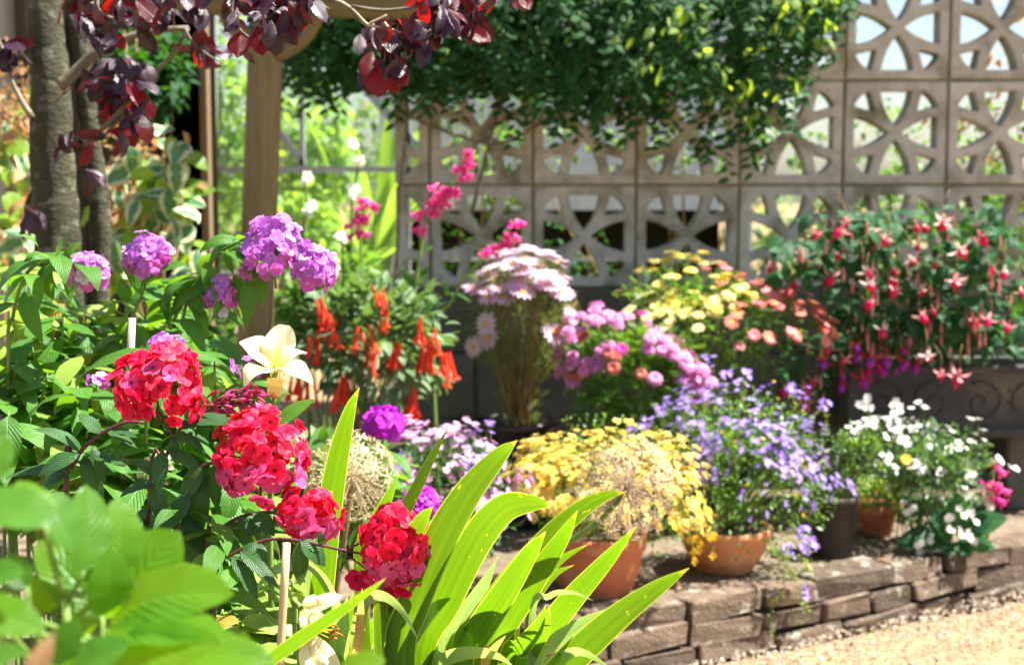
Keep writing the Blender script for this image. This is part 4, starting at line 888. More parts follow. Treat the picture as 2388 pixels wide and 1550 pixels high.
pphlox('large two lobed lilac purple phlox head in front of the wooden post', [(640, 620), (590, 560), (560, 562), (500, 600), (455, 660), (400, 760), (370, 900)], [((638, 592), 68, 90, 120, (-.05, 0, 1)), ((728, 632), 44, 52, 60, (.35, 0, .9))], 2.0,
   [((560, 562), (465, 590), 30, 2), ((575, 570), (505, 630), 34, 1), ((470, 640), (465, 745), 46, 1), ((440, 690), (385, 770), 40, 0), ((590, 640), (575, 765), 38, 1), ((600, 630), (612, 715), 30, 2), ((480, 610), (490, 700), 30, 1), ((530, 580), (545, 640), 26, 0)], 5)
pphlox('compact purple phlox head at the left in front of the plum trunk', [(205, 660), (180, 620), (150, 600), (110, 605), (60, 640), (30, 740), (20, 900)], [((206, 640), 40, 48, 50, (.1, 0, 1))], 1.95,
   [((110, 600), (55, 612), 30, 2), ((90, 575), (40, 548), 20, 1), ((60, 640), (5, 730), 38, 0), ((100, 620), (125, 700), 36, 1), ((55, 680), (100, 800), 40, 1), ((130, 610), (135, 675), 24, 1), ((150, 600), (190, 565), 26, 0), ((130, 600), (158, 545), 26, 3)], 6)
pphlox('purple phlox head with paler top florets left of the ivy', [(352, 620), (330, 690), (300, 760), (270, 860), (250, 960)], [((350, 603), 46, 50, 50, (-.2, 0, 1)), ((310, 600), 16, 22, 6, (-.6, 0, .7))], 2.05,
   [((330, 690), (270, 560), 24, 3), ((440, 618), (325, 680), 24, 2), ((300, 700), (280, 650), 30, 1)], 6)
pphlox('small drooping purple phlox head close to the left side of the post', [(515, 700), (500, 660), (470, 640), (440, 690), (420, 780), (400, 900)], [((513, 690), 30, 45, 32, (.1, -.2, 1))], 2.0, [((545, 640), (580, 745), 30, 0), ((520, 730), (570, 770), 30, 1)], 5)
pphlox('few purple phlox florets just above the scarlet head', [(390, 810), (380, 870), (360, 950), (340, 1040)], [((392, 803), 36, 22, 12, (0, -.3, 1))], 1.85, [((370, 830), (190, 875), 46, 1)], 4)
pphlox('tiny purple phlox cluster peeping out behind the yellow lily', [(570, 865), (560, 930), (540, 1030)], [((572, 858), 24, 24, 9, (0, -.3, 1))], 1.95, [], 4)
pphlox('faded purple phlox remnant low among the left leaves', [(225, 885), (230, 950), (220, 1060)], [((228, 885), 22, 14, 6, (0, -.3, 1))], 1.95, [], 5)
pphlox('pink purple phlox cut by the left edge of the picture', [(2, 1005), (10, 1080), (20, 1200)], [((0, 1000), 18, 20, 9, (0, -.3, 1))], 1.9, [], 4)
mg = lambda d: random.choice(FL['magenta'])
pphlox('vivid magenta phlox head beside the left allium', [(893, 1010), (885, 1080), (870, 1200), (860, 1350)], [((893, 993), 38, 44, 50, (0, 0, 1))], 2.4, [], 3, pick=mg, name='magenta_phlox', grp='magenta phlox')
pphlox('low magenta phlox head between the iris leaves', [(980, 1190), (985, 1260), (980, 1400)], [((980, 1176), 32, 40, 40, (0, 0, 1))], 2.3, [], 3, pick=mg, name='magenta_phlox', grp='magenta phlox')
# leafy phlox stems without flowers, named row by row from the left edge
LPS = ((30, 720, 2.1), (90, 700, 2.15), (150, 740, 2.1), (215, 760, 2.15), (265, 700, 2.2), (300, 780, 2.05), (380, 740, 2.2), (450, 800, 2.1), (500, 850, 2.0), (40, 840, 1.95), (110, 870, 1.95), (180, 900, 1.9), (250, 900, 2.0), (320, 880, 2.0), (440, 900, 1.95), (20, 960, 1.85), (100, 980, 1.9), (290, 1000, 1.85), (420, 1010, 1.9), (540, 1000, 1.95), (60, 620, 2.3), (380, 650, 2.3), (530, 1100, 1.85), (500, 780, 2.2), (580, 1200, 1.9), (340, 1100, 1.8), (220, 1060, 1.8), (70, 790, 2.0), (190, 830, 2.0), (350, 820, 2.1), (140, 660, 2.2), (480, 950, 1.95), (150, 1040, 1.85), (470, 1180, 1.8), (560, 1290, 1.8), (400, 1250, 1.75), (280, 1240, 1.8))
ORD = ('first', 'second', 'third', 'fourth', 'fifth', 'sixth', 'seventh', 'eighth', 'ninth', 'tenth', 'eleventh', 'twelfth', 'thirteenth', 'fourteenth', 'fifteenth', 'sixteenth')
LPL = {}
for rn, (lo_, hi_) in {'top row level with the purple heads': (0, 765), 'middle row level with the grey cane': (765, 925), 'lowest row level with the scarlet heads': (925, 2000)}.items():
    for j, q in enumerate(sorted((l[0], i) for i, l in enumerate(LPS) if lo_ <= l[1] < hi_)): LPL[q[1]] = 'leafy flowerless phlox stem, %s from left in the %s' % (ORD[j], rn)
for i, (px, py, Y) in enumerate(LPS):
    P = [at(px, py, Y), at(px+R(-25, 25), py+110, Y), at(px+R(-40, 40), py+260, Y)]; P.append(Vector((P[-1].x+R(-.03, .03), Y, GZ)))
    o = thing('leafy_phlox', LPL[i], 'phlox', P[-1], 'leafy phlox stems without flowers')
    part('stem', mesh('stem', tube(P, 0.0016, 0.003, 6, 16), M['stem_green']), o)
    stem_leaves(o, P, 9, (0.055, 0.09), 'phlox_leaf' if i % 4 else 'lime_leaf', 0.0, 0.62, (0, 1, 2, 3), 0.025, hang=0.5)

# ------------------------------------------------------------------ yellow lilies
petT = {}
def petal(L, W, droop, curl=0.15, wave=0.10, mat_='lily', prof='petal', nl=10, nw=6, fold=0.1): return mesh('petal', leaf(L, W, prof, droop, fold, nl, nw, R(-.15, .15), wave, curl, wf=1.3), M[mat_])
YL = 1.74
def chord_petal(f, p0, d, wd, dr, nv, mat_='lily', wave=0.10):
    t = leaf(1, wd, 'round' if dr < .6 else 'petal', dr, 0.20, 14, 6, R(-.3, .3), wave*1.8, 0.05, wf=1.4); v = t.V[-4]; an = math.atan2(v[2], v[1]); s_ = d.length/math.hypot(v[1], v[2])
    return part('petal', mesh('petal', t, M[mat_]), f, frame(p0, d, nv) @ Matrix.Rotation(-an, 4, 'X') @ Matrix.Scale(s_, 4))
lc = at(640, 868, YL); lb = Vector((lc.x, YL, GZ))
ly = thing('yellow_lily', 'pale yellow lily in full bloom with recurved petals in front of the post', 'lily', lb, 'yellow lilies')
part('stem', mesh('stem', tube([lc, at(640, 930, YL), at(638, 1100, YL), at(630, 1300, YL), lb], mm(5, YL), mm(9, YL), 8, 16), M['stem_green']), ly)
fl = part('flower', mesh('flower', tube([at(640, 900, YL), at(640, 880, YL), lc], mm(4, YL), mm(10, YL), 10, 6), M['stem_green']), ly)
for (tx, ty), dy, wd, dr, nv, kx in (((664, 758), 0.012, 0.66, 0.5, (-0.1, -1, 0.1), 1.0), ((560, 796), 0.02, 0.46, 1.7, (0.1, -.5, 1), 1.1), ((716, 822), 0.03, 0.46, 1.3, (-.3, -.6, .9), 1.05), ((570, 905), -0.030, 0.60, 2.2, (-.1, -.5, 1), 1.25), ((730, 898), -0.025, 0.46, 1.9, (.1, -.5, 1), 1.25), ((646, 792), 0.045, 0.5, 1.0, (0, -1, .3), 0.9)):
    tp = at(tx, ty, YL+dy); d = tp-lc
    chord_petal(fl, lc, d, wd, dr, nv)
part('wilted_petal', mesh('wilted_petal', leaf(mm(52, YL), 0.72, 'strap', 0.25, 0.15, 8, 4, 0.1, 0.12, 0.25), M['lily_old']), fl, frame(at(641, 880, YL-0.012), (0.02, -.1, -1), (0.1, -1, 0)), label='brown wilted lily petal hanging down')
for e in ((652, 882), (632, 884), (662, 876)): part('filament', mesh('filament', tube([lc, at(e[0], e[1]-12, YL-0.02), at(e[0], e[1], YL-0.022)], 0.0008, 0.0006, 5, 6), M['lily']), fl)
for b, e, wp, vi in (((640, 990), (735, 930), 44, 3), ((640, 960), (590, 905), 24, 3), ((640, 1000), (585, 1030), 34, 0), ((638, 1010), (700, 1050), 40, 0), ((640, 940), (670, 915), 18, 0)): leaf_px(ly, PL['phlox_leaf'], b, e, YL, wp, vi)
def lily_droop(label, c, Y, tips, base, stemtop, fil=None):
    cc = at(c[0], c[1], Y); bb = Vector((at(base, 1000, Y).x, Y+0.03, GZ))
    o = thing('yellow_lily', label, 'lily', bb, 'yellow lilies')
    part('stem', mesh('stem', tube([cc, at(stemtop[0], stemtop[1], Y+0.01), at(base, stemtop[1]+90, Y+0.02), bb], mm(6, Y), mm(9, Y), 7, 14), M['stem_green']), o)
    f = part('flower', mesh('flower', tube([cc, cc+(at(tips[0][0], tips[0][1], Y)-cc)*0.15], mm(7, Y), mm(12, Y), 8), M['stem_green']), o)
    for tx, ty, dy, wd, dr in tips:
        tp = at(tx, ty, Y+dy); d = tp-cc; chord_petal(f, cc, d, wd, dr, (R(-.3, .3), -1+R(-.2, .2), 0.4), wave=.14)
    if fil:
        for x, y in fil:
            e = at(x, y, Y-0.02); part('filament', mesh('filament', tube([cc, (cc+e)/2+Vector((0, 0, -.008)), e], .0008, .0006, 5, 8), M['lily']), f)
            part('anther', mesh('anther', tube([(-.006, 0, 0), (0, 0, .0014), (.006, 0, 0)], .0009, .0013, 5, 5), M['anther']), f, Matrix.Translation(e) @ Euler((R(-1, 1), R(-1, 1), R(-1, 1))).to_matrix().to_4x4())
    return o
lily_droop('nodding pale yellow lily with rusty anthers low behind the cane', (702, 1418), 1.62, [(785, 1402, -.01, .30, .7), (798, 1388, .02, .30, .65), (738, 1470, -.03, .36, .9), (768, 1450, .0, .32, .8), (735, 1385, .02, .3, .7)], 690, (690, 1412), [(778, 1458), (782, 1470), (775, 1490), (788, 1478), (770, 1476)])
lily_droop('wilting yellow lily trumpet at the bottom edge of the picture', (712, 1478), 1.58, [(795, 1560, -.02, .32, .7), (748, 1580, -.03, .34, .62), (772, 1572, .02, .32, .65), (722, 1580, 0, .32, .62)], 700, (706, 1470))
lily_droop('half hidden pale yellow lily behind the dark phlox leaves', (368, 1062), 1.84, [(320, 1115, -.02, .45, .7), (405, 1095, 0, .45, .6), (360, 1140, -.03, .45, .5), (345, 1060, .03, .4, .4), (410, 1060, .02, .4, .4)], 365, (366, 1090))
# lily foliage with insect holes low in the bed
for li, (px, py, Y) in enumerate(sorted(((600, 1400, 1.75), (560, 1450, 1.7), (640, 1480, 1.72), (520, 1420, 1.75), (600, 1500, 1.65), (460, 1480, 1.7), (350, 1450, 1.7), (260, 1420, 1.75), (680, 1350, 1.9), (120, 1350, 1.8), (200, 1300, 1.8)))):
    P = [at(px, py, Y), at(px+R(-20, 20), py+120, Y)]; P.append(Vector((P[-1].x, Y, GZ))); o = thing('lily_foliage', 'pale leafy lily stem low in the bed, %s from the left edge' % ORD[li], 'lily', P[-1], 'flowerless lily stems')
    part('stem', mesh('stem', tube(P, 0.002, 0.0035, 6, 10), M['stem_green']), o)
    stem_leaves(o, P, 8, (0.05, 0.085), 'lime_leaf', 0.0, 0.7, (0, 1, 2), 0.15, hang=0.3)

# ------------------------------------------------------------------ irises
def ribbon(P, wmax, n=24, yaw=0.0, fold=0.10, prof='sword', nw=4, t0=0.0):
    C = catmull(P, n); V = []; UV = []; Pn = []
    for i, p_ in enumerate(C):
        t = i/n; tg = (C[min(i+1, n)]-C[max(i-1, 0)]).normalized()
        nv = Vector((math.sin(yaw), -math.cos(yaw), 0.0)); sd = tg.cross(nv).normalized(); nv = sd.cross(tg)
        hw = wmax/2*max(0.01, PROF[prof](t))
        for j in range(nw+1):
            u = 2*j/nw-1; V.append(tuple(p_+sd*(u*hw)+nv*(-fold*hw*(1-abs(u))))); UV.append((0.5+0.5*u, t))
    for i in range(n):
        for j in range(nw): b = i*(nw+1)+j; Pn.append((b, b+1, b+nw+2, b+nw+1))
    return T(V, Pn, UV)
def iris(label, base_px, Y, leaves):
    bx = at(base_px, 1500, Y).x; o = thing('iris', label, 'iris', (bx, Y, GZ), 'irises')
    for lf in leaves:
        pts, wpx, dy, yaw = lf[:4]; mat_ = lf[4] if len(lf) > 4 else 'iris_leaf'
        Q = [at(x, y, Y+dy*(1-0.3*i)-0.15*(1-i/(len(pts)-1))) for i, (x, y) in enumerate(pts)]     # tip first
        d = (Q[-1]-Q[-2]); end = Vector((bx+max(-.22, min(.22, (Q[-1].x-bx)*0.35)), Y+dy*0.3, GZ))
        P = [end, end.lerp(Q[-1], 0.55)+Vector(((Q[-1].x-end.x)*0.10, 0, 0))]+Q[::-1]
        part('leaf', mesh('leaf', ribbon(P, mm(wpx, Y)*0.95, 30, yaw-0.35, 0.10, 'sword'), M[mat_]), o)
    return o
iris('iris clump with broad backlit sword leaves at the bottom centre', 985, 1.58, [
 ([(1207, 1026), (1165, 1062), (1090, 1150), (1020, 1270), (960, 1420), (930, 1545)], 84, 0.04, 0.1),
 ([(1290, 1178), (1240, 1172), (1175, 1185), (1110, 1260), (1040, 1400), (975, 1545)], 84, -0.01, -0.1),
 ([(1462, 1146), (1400, 1160), (1320, 1215), (1210, 1330), (1120, 1450), (1075, 1545)], 62, 0.05, 0.25),
 ([(1273, 1238), (1235, 1290), (1170, 1390), (1110, 1480), (1060, 1560)], 72, -0.03, 0.0),
 ([(1347, 1190), (1310, 1255), (1240, 1360), (1180, 1450), (1130, 1550)], 66, 0.02, 0.15),
 ([(1485, 1225), (1420, 1300), (1330, 1400), (1270, 1480), (1225, 1560)], 64, 0.0, 0.2),
 ([(1273, 1410), (1255, 1460), (1215, 1510), (1180, 1560)], 46, -0.06, 0.0),
 ([(1282, 1418), (1270, 1470), (1235, 1530), (1215, 1580)], 40, -0.03, 0.1),
 ([(1375, 1266), (1300, 1310), (1230, 1390), (1190, 1450)], 34, 0.10, 0.4),
 ([(1340, 1316), (1290, 1340), (1240, 1400), (1200, 1450)], 30, 0.12, 0.4),
 ([(1045, 998), (1010, 1060), (970, 1140), (930, 1220), (900, 1330)], 34, 0.12, 0.5),
 ([(930, 1105), (905, 1160), (870, 1230), (840, 1330)], 36, 0.10, 0.2),
 ([(1010, 1180), (985, 1210), (945, 1280), (920, 1350), (895, 1450)], 60, 0.06, 0.0),
 ([(1090, 1120), (1060, 1230), (1040, 1330), (1000, 1450)], 52, 0.12, 0.4, 'iris_leaf_pale'),
 ([(1160, 1300), (1120, 1380), (1080, 1450), (1040, 1540)], 60, 0.10, -0.2, 'iris_leaf_pale'),
 ([(1060, 1380), (1010, 1420), (960, 1480), (930, 1560)], 48, 0.12, 0.3, 'iris_leaf_pale'),
 ([(975, 1490), (935, 1420), (890, 1388), (850, 1400), (838, 1450), (835, 1540)], 34, -0.05, 0.3, 'iris_leaf_pale'),
 ([(1205, 1560), (1160, 1528), (1100, 1520), (1040, 1535), (1005, 1570)], 34, -0.10, 0.0, 'iris_leaf_pale'),
 ([(845, 1370), (842, 1420), (838, 1480), (836, 1560)], 30, -0.02, 0.0, 'iris_leaf_dry'),
 ([(1180, 1480), (1150, 1515), (1130, 1560)], 24, -0.08, 0.1, 'iris_leaf_dry')])
iris('iris with upright sword leaves behind the small red phlox', 770, 1.78, [
 ([(838, 903), (815, 960), (790, 1060), (770, 1180), (755, 1330), (745, 1480)], 64, 0.02, 0.1),
 ([(700, 1180), (720, 1280), (735, 1380), (740, 1500)], 48, 0.10, 0.2, 'iris_leaf_pale'),
 ([(880, 1300), (850, 1370), (820, 1440), (800, 1550)], 48, 0.06, 0.2),
 ([(640, 1300), (665, 1370), (690, 1440), (705, 1540)], 44, 0.10, -0.2, 'iris_leaf_pale'),
 ([(920, 1380), (890, 1440), (850, 1500), (830, 1580)], 46, 0.04, 0.2),
 ([(560, 1310), (620, 1370), (670, 1450), (700, 1550)], 44, 0.08, -0.2, 'iris_leaf_pale'),
 ([(960, 1420), (925, 1470), (890, 1530), (870, 1590)], 46, 0.08, 0.3, 'iris_leaf_pale'),
 ([(620, 1440), (660, 1480), (700, 1530), (720, 1580)], 40, 0.02, -0.3),
 ([(810, 1390), (800, 1450), (790, 1510), (785, 1580)], 54, 0.06, 0.2, 'iris_leaf_pale'),
 ([(575, 1400), (640, 1330), (720, 1320), (770, 1380), (790, 1470)], 40, 0.02, -0.2, 'iris_leaf_pale')])
iris('iris leaves leaning far right over the brick edging', 1250, 1.50, [
 ([(1608, 1323), (1540, 1365), (1450, 1430), (1370, 1500), (1300, 1570), (1250, 1640)], 76, 0.05, 0.25),
 ([(1430, 1415), (1360, 1450), (1290, 1500), (1250, 1560)], 44, 0.12, 0.3, 'iris_leaf_pale'),
 ([(1440, 1570), (1360, 1520), (1310, 1535), (1270, 1600)], 30, 0.02, 0.1, 'iris_leaf_pale'),
 ([(1385, 1400), (1330, 1380), (1280, 1390), (1240, 1450)], 16, 0.06, 0.2, 'iris_leaf_pale')])
iris('single narrow iris blade slanting across the nodding lily', 560, 1.36, [([(900, 1347), (850, 1385), (770, 1440), (690, 1495), (610, 1555), (560, 1620)], 34, -0.02, 0.3)])

# ------------------------------------------------------------------ alliums
stT = join([ring(leaf(0.19, 0.17, 'lance', 0.5, 0, 2, 2), 6, 0.35, 0, 0.86, 0.0, 0.15), tube([(0, 0, 0), (0, 0, 0.86)], 0.0075, 0.006, 4, None, False), lathe([(0.001, 0.84), (0.022, 0.86), (0.022, 0.885), (0.001, 0.90)], 6)]).x(Matrix.Rotation(-math.pi/2, 4, 'X'))
st_me = mesh('floret', stT, M['dry_head'])
k = M['straw']
M['dusky'] = leaf_mat('dusky', (0.40, 0.27, 0.22), (0.58, 0.46, 0.28), (0.6, 0.45, 0.25), 0.25, 0.7, vein=None); st_me2 = mesh('floret', stT, M['dusky'])
for lab, c, r, Y, stalk, me_ in (('dried straw coloured allium seed head at the left with a pale stalk', (822, 1108), 106, 2.25, [(815, 1160), (800, 1280), (785, 1400)], st_me), ('large dried allium seed head in front of the yellow flowers', (1462, 1138), 122, 2.45, [(1440, 1170), (1390, 1220), (1320, 1270), (1240, 1350)], st_me2)):
    cc = at(c[0], c[1], Y); pb = [cc]+[at(x, y, Y) for x, y in stalk]; pb.append(Vector((pb[-1].x-0.01, Y, GZ)))
    o = thing('allium', lab, 'allium', pb[-1], 'dried alliums'); part('stalk', mesh('stalk', tube(pb, mm(6, Y), mm(9, Y), 8, 16), M['straw' if me_ is st_me else 'stem_green']), o)
    N_ = 130; ga = math.pi*(3-math.sqrt(5))
    for i in range(N_):
        z = 1-2*(i+.5)/N_; rr = math.sqrt(1-z*z); d = Vector((rr*math.cos(ga*i), rr*math.sin(ga*i), z))+rvec(.13)
        part('floret', me_, o, frame(cc, d, rvec(), mm(r, Y)*R(0.98, 1.2)))

# ------------------------------------------------------------------ foreground broad leaved plant (out of focus)
blT = [leaf(1, w_, 'broad', d, 0.18, 12, 6, tw, 0.06, 0.05) for w_, d, tw in ((0.50, 0.5, 0.1), (0.46, 0.9, -0.2), (0.54, 0.3, 0.0))]
BL = [mesh('leaf', t, M['broad_leaf']) for t in blT]; BLL = [mesh('leaf', t, M['broad_leaf_lime']) for t in blT]
fg = thing('broad_leaved_plant', 'blurred bright green broad leaved plant close to the camera at bottom left', 'plant', (at(250, 1500, 0.95).x, 0.95, GZ))
fst = []
for bx, by, tx, ty, wp, Y, dY, nv in (
  (-60, 1130, 20, 1010, 90, 0.75, .02, (0, -.6, .8)), (-80, 1190, 142, 1222, 150, 0.72, 0, (0, -.5, 1)), (100, 1220, 45, 1120, 80, .78, .02, (.4, -.8, .4)), (95, 1150, 180, 1290, 90, .80, 0, (.4, -.6, .7)),
  (195, 1330, 200, 1130, 70, .82, .02, (.7, -.7, .3)), (280, 1330, 275, 1160, 110, .85, .02, (.0, -.5, .8)), (250, 1440, 262, 1275, 150, .82, 0, (0, -.9, .4)), (240, 1440, 420, 1238, 110, .86, .02, (.0, -.7, .7)), (235, 1430, 90, 1260, 70, .84, .02, (-.3, -.8, .6)),
  (260, 1440, 545, 1385, 96, .82, -.02, (0, -.6, .9)), (300, 1400, 520, 1350, 80, .88, 0, (0, -.4, 1)), (250, 1470, 530, 1490, 90, .80, -.03, (0, -.5, 1)), (240, 1540, 520, 1500, 70, .78, -.02, (0, -.7, .8)), (300, 1570, 640, 1540, 80, .80, 0, (0, -.5, 1)),
  (-60, 1420, 105, 1470, 100, .72, 0, (0, -.7, .8)), (-60, 1360, 60, 1330, 60, .76, 0, (0, -.6, .8)), (60, 1370, 20, 1290, 60, .78, 0, (0, -.8, .5)), (130, 1420, 60, 1350, 50, .84, 0, (-.2, -.8, .5)), (160, 1400, 150, 1300, 60, .84, .02, (.5, -.8, .3)),
  (100, 1560, 180, 1440, 60, .76, 0, (.3, -.8, .5)), (150, 1580, 300, 1500, 70, .76, 0, (0, -.6, .9)), (540, 1580, 570, 1470, 36, .86, 0, (.3, -.9, .3)), (380, 1560, 470, 1470, 60, .84, 0, (.2, -.7, .8)), (790, 1570, 900, 1540, 50, .78, 0, (0, -.5, 1)), (-40, 1540, 60, 1520, 70, .70, 0, (0, -.6, .9)), (330, 1420, 400, 1330, 80, .9, 0, (.3, -.8, .5)), (180, 1480, 230, 1380, 60, .85, 0, (-.4, -.9, .4))):
    Y *= 1.12
    p0, p1 = at(bx, by, Y), at(tx, ty, Y+dY); d = p1-p0; vi = random.randrange(3); t = blT[vi]; v = t.V[-4]; an = math.atan2(v[2], v[1]); s = d.length/math.hypot(v[1], v[2])
    part('leaf', (BLL if (by > 1380 and bx > 150) or random.random() < .3 else BL)[vi], fg, frame(p0, d, (nv[0]+.35, nv[1], nv[2])) @ Matrix.Rotation(-an, 4, 'X') @ Matrix.Diagonal((min(mm(wp, Y)*2.0, 0.68*d.length)/0.5, s, s, 1)))
    fst.append((p0, d))
for grp_ in (((245, 1440), 0.83, range(6, 16)), ((-60, 1200), .74, (0, 1)), ((110, 1500), .8, (14, 15, 16, 17, 18, 19)), ((150, 1330), .82, (2, 3, 4, 5)), ((420, 1560), .84, (20, 21, 22, 23))):
    (hx, hy), Y, ids = grp_; Y *= 1.12; hub = at(hx, hy+60, Y); bs = Vector((at(250, 1500, .95).x+R(-.03, .03), .95+R(-.02, .02), GZ))
    part('stem', mesh('stem', [tube([bs, (bs+hub)/2+Vector((0, 0, .05)), hub], .004, .0028, 7, 10)]+[tube([hub, (hub+fst[i][0])/2+Vector((0, 0, -.005)), fst[i][0]], .0022, .0014, 6, 6) for i in ids if i < len(fst)], M['stem_green']), fg)
part('dry_leaf', mesh('dry_leaf', leaf(mm(140, .72), .42, 'lance', .5, .3, 6, 4), M['brown_leaf']), fg, frame(at(70, 1600, .72), at(125, 1450, .72)-at(70, 1600, .72), (0, -1, .3)), label='reddish brown dry leaf')
# canes
def cane(label, a, b, Y, r, mat_='cane'):
    P0, P1 = at(a[0], a[1], Y), at(b[0], b[1], Y); d = (P1-P0); t = (GZ-0.05-P0.z)/d.z; E = P0+d*t; n_ = 14; C = [P0.lerp(E, i/n_) for i in range(n_+1)]
    rs = [mm(r, Y)*(1.13 if i % 5 == 3 else 1) for i in range(n_+1)]
    single('garden_cane', mesh('garden_cane', tube([c-P0 for c in C], 0, 0, 12, None, True, rs), M[mat_]), label, 'cane', None, Matrix.Translation(P0), 'garden canes')
cane('speckled bamboo cane standing upright beside the nodding lily', (668, 1266), (652, 1560), 1.52, 10)
cane('short grey cane end sticking up among the purple phlox', (308, 742), (304, 830), 1.9, 9, 'grey_cane')
cane('slim bamboo cane at the bottom edge behind the broad leaves', (424, 1400), (412, 1560), 1.5, 8)
cane('thin cane at the bottom edge left of the broad leaf cluster', (288, 1420), (282, 1560), 1.6, 6, 'grey_cane')

# ------------------------------------------------------------------ potted plants
tiny = [leaf(1, w_, 'ovate', d, 0.15, 3, 2) for w_, d in ((0.45, 0.4), (0.38, 0.9), (0.5, 0.2))]
fine = [join([leaf(1, 0.06, 'lance', d, 0.1, 3, 1)]+[leaf(0.45, 0.10, 'lance', 0.3, 0, 2, 1).x(Matrix.Translation((0, y, -0.3*d*y*y)) @ Matrix.Rotation(a, 4, 'Z')) for y, a in ((.3, .7), (.45, -.7), (.6, .6), (.7, -.6))]) for d in (0.3, 0.8)]
lob = [join([leaf(1, 0.22, 'lance', d, 0.1, 3, 2)]+[leaf(0.5, 0.3, 'lance', 0.3, 0, 2, 2).x(Matrix.Translation((0, y, -0.3*d*y*y)) @ Matrix.Rotation(a, 4, 'Z')) for y, a in ((.3, .8), (.4, -.8), (.6, .6), (.65, -.6))]) for d in (0.3, 0.9)]
def face(t): return t.x(Matrix.Rotation(-math.pi/2, 4, 'X'))
def daisyT(n_, wd, disc=0.26, droop=0.3, layers=1, tilt=0.15, prof='strap'):
    ts = []
    for l in range(layers): ts.append(ring(leaf(0.95-0.12*l, wd, prof, droop, 0.05, 3, 2), n_, tilt+0.30*l, 0.05, 0.03*l, 0.05, 0.07, 0.3*l))
    d = lathe([(disc, 0.02), (disc*0.9, 0.07), (disc*0.5, 0.11), (0.001, 0.12)], 10); d.mi[:] = 1
    return face(join(ts+[d]))
def nemT():
    up = ring(leaf(0.8, 0.62, 'round', 0.3, 0.05, 3, 2), 4, 0.35, 0.1, 0, 0.05, 0.1)
    lo_ = leaf(1.05, 0.95, 'round', 0.7, 0.1, 3, 2).x(Matrix.Rotation(math.pi, 4, 'Z') @ Matrix.Rotation(0.2, 4, 'X'))
    return face(join([up, lo_]))
nem = [nemT() for _ in range(3)]
simple5 = [face(ring(leaf(1, 0.85, 'round', 0.3, 0.05, 3, 2), 5, 0.25, 0.1, 0, 0.03, 0.12)) for _ in range(2)]
FM = {}
def fm(ts, mats):
    key = (id(ts), mats)
    if key not in FM: FM[key] = [mesh('flower', t, [M[m] for m in (mats if isinstance(mats, tuple) else (mats,))]) for t in ts]
    return FM[key]
def dome(name, label, cat, C, Rv, base, leafT, nleaf, lsize, lmat, flowers, group=None, stems=12, smat='stem_green', sr=0.0015, lo=0.2, lobes=True, pname='flower', dens=0.15, extra=(), fk=(0.88, 1.1), tuft=1, ts=0.02):
    """flowers: list of (mesh list, count, radius, polar-limit fn or None, up)"""
    o = thing(name, label, cat, base, group); base = Vector(base); C = Vector(C); st = []; pd = []
    bump = [(rvec().normalized(), R(-.26, .30)) for _ in range(22)]
    def rscale(d): return 1+max(-.4, min(.4, sum(a_*max(0, d.dot(b_))**6 for b_, a_ in bump)))
    for i in range(stems):
        d = Vector((R(-1, 1), R(-1, 1), R(-.3, 1))); d.normalize(); e = C+Vector((d.x*Rv[0], d.y*Rv[1], d.z*Rv[2]))*0.8
        st.append(tube([base+Vector((R(-.02, .02), R(-.02, .02), 0)), base.lerp(e, .5)+rvec(.015), e], sr*1.6, sr*.7, 5, 6))
    Ms = []
    for i in range(nleaf):
        d = rvec().normalized(); k_ = R(dens, 1)**0.45*rscale(d)
        if d.z < -0.5 and random.random() < .6: d.z *= -1
        p_ = C+Vector((d.x*Rv[0], d.y*Rv[1], d.z*Rv[2]))*k_*0.95
        Ms.append(frame(p_, d+Vector((0, 0, R(-.2, .5)))+rvec(.7), (R(-.5, .5), R(-.5, .5), 1), R(*lsize)))
    part('foliage', mesh('foliage', multi_scatter(leafT, Ms), M[lmat]), o, kind='stuff')
    for ml, n_, fr, lim, upf in flowers:
        c_ = 0; tries = 0; tc_ = []
        while c_ < n_ and tries < n_*40:
            tries += 1; d = rvec().normalized()
            if d.z < -0.35 or d.y > 0.55: continue
            if lim and not lim(d): continue
            if tuft > 1:
                if c_ % tuft == 0 or not tc_: tc_ = [(d, rscale(d)*R(*fk))]
                d, k_ = tc_[0]; p_ = C+Vector((d.x*Rv[0], d.y*Rv[1], d.z*Rv[2]))*k_+Vector((R(-ts, ts), R(-ts, ts), R(-ts, ts)*.7))
            else: k_ = rscale(d)*R(*fk); p_ = C+Vector((d.x*Rv[0], d.y*Rv[1], d.z*Rv[2]))*k_
            nn = Vector((d.x/Rv[0], d.y/Rv[1], d.z/Rv[2])).normalized()*(1-upf)+Vector((0, -.1, 1))*upf+rvec(.25)
            part(pname, random.choice(ml), o, frame(p_, nn, (R(-.3, .3), R(-.2, .2), 1), fr*R(.85, 1.15)))
            pd.append(tube([p_-nn.normalized()*0.03+Vector((0, 0, -.01)), p_], sr*.5, sr*.4, 3, None, False)); c_ += 1
    stem_parts(st, M[smat], o)
    if pd: part('pedicels', mesh('pedicels', pd, M[smat]), o, kind='stuff')
    for ts, m_, n_, fr, upf in extra:
        Ms = []
        while len(Ms) < n_:
            d = rvec().normalized()
            if d.z < -0.3: continue
            p_ = C+Vector((d.x*Rv[0], d.y*Rv[1], d.z*Rv[2]))*rscale(d)*R(0.72, 1.08)
            Ms.append(frame(p_, Vector((d.x/Rv[0], d.y/Rv[1], d.z/Rv[2])).normalized()*(1-upf)+Vector((0, -.1, 1))*upf+rvec(.4), (R(-.3, .3), R(-.2, .2), 1), fr*R(.8, 1.1)))
        part('small_flowers', mesh('small_flowers', multi_scatter(ts, Ms), M[m_]), o, kind='stuff')
    return o
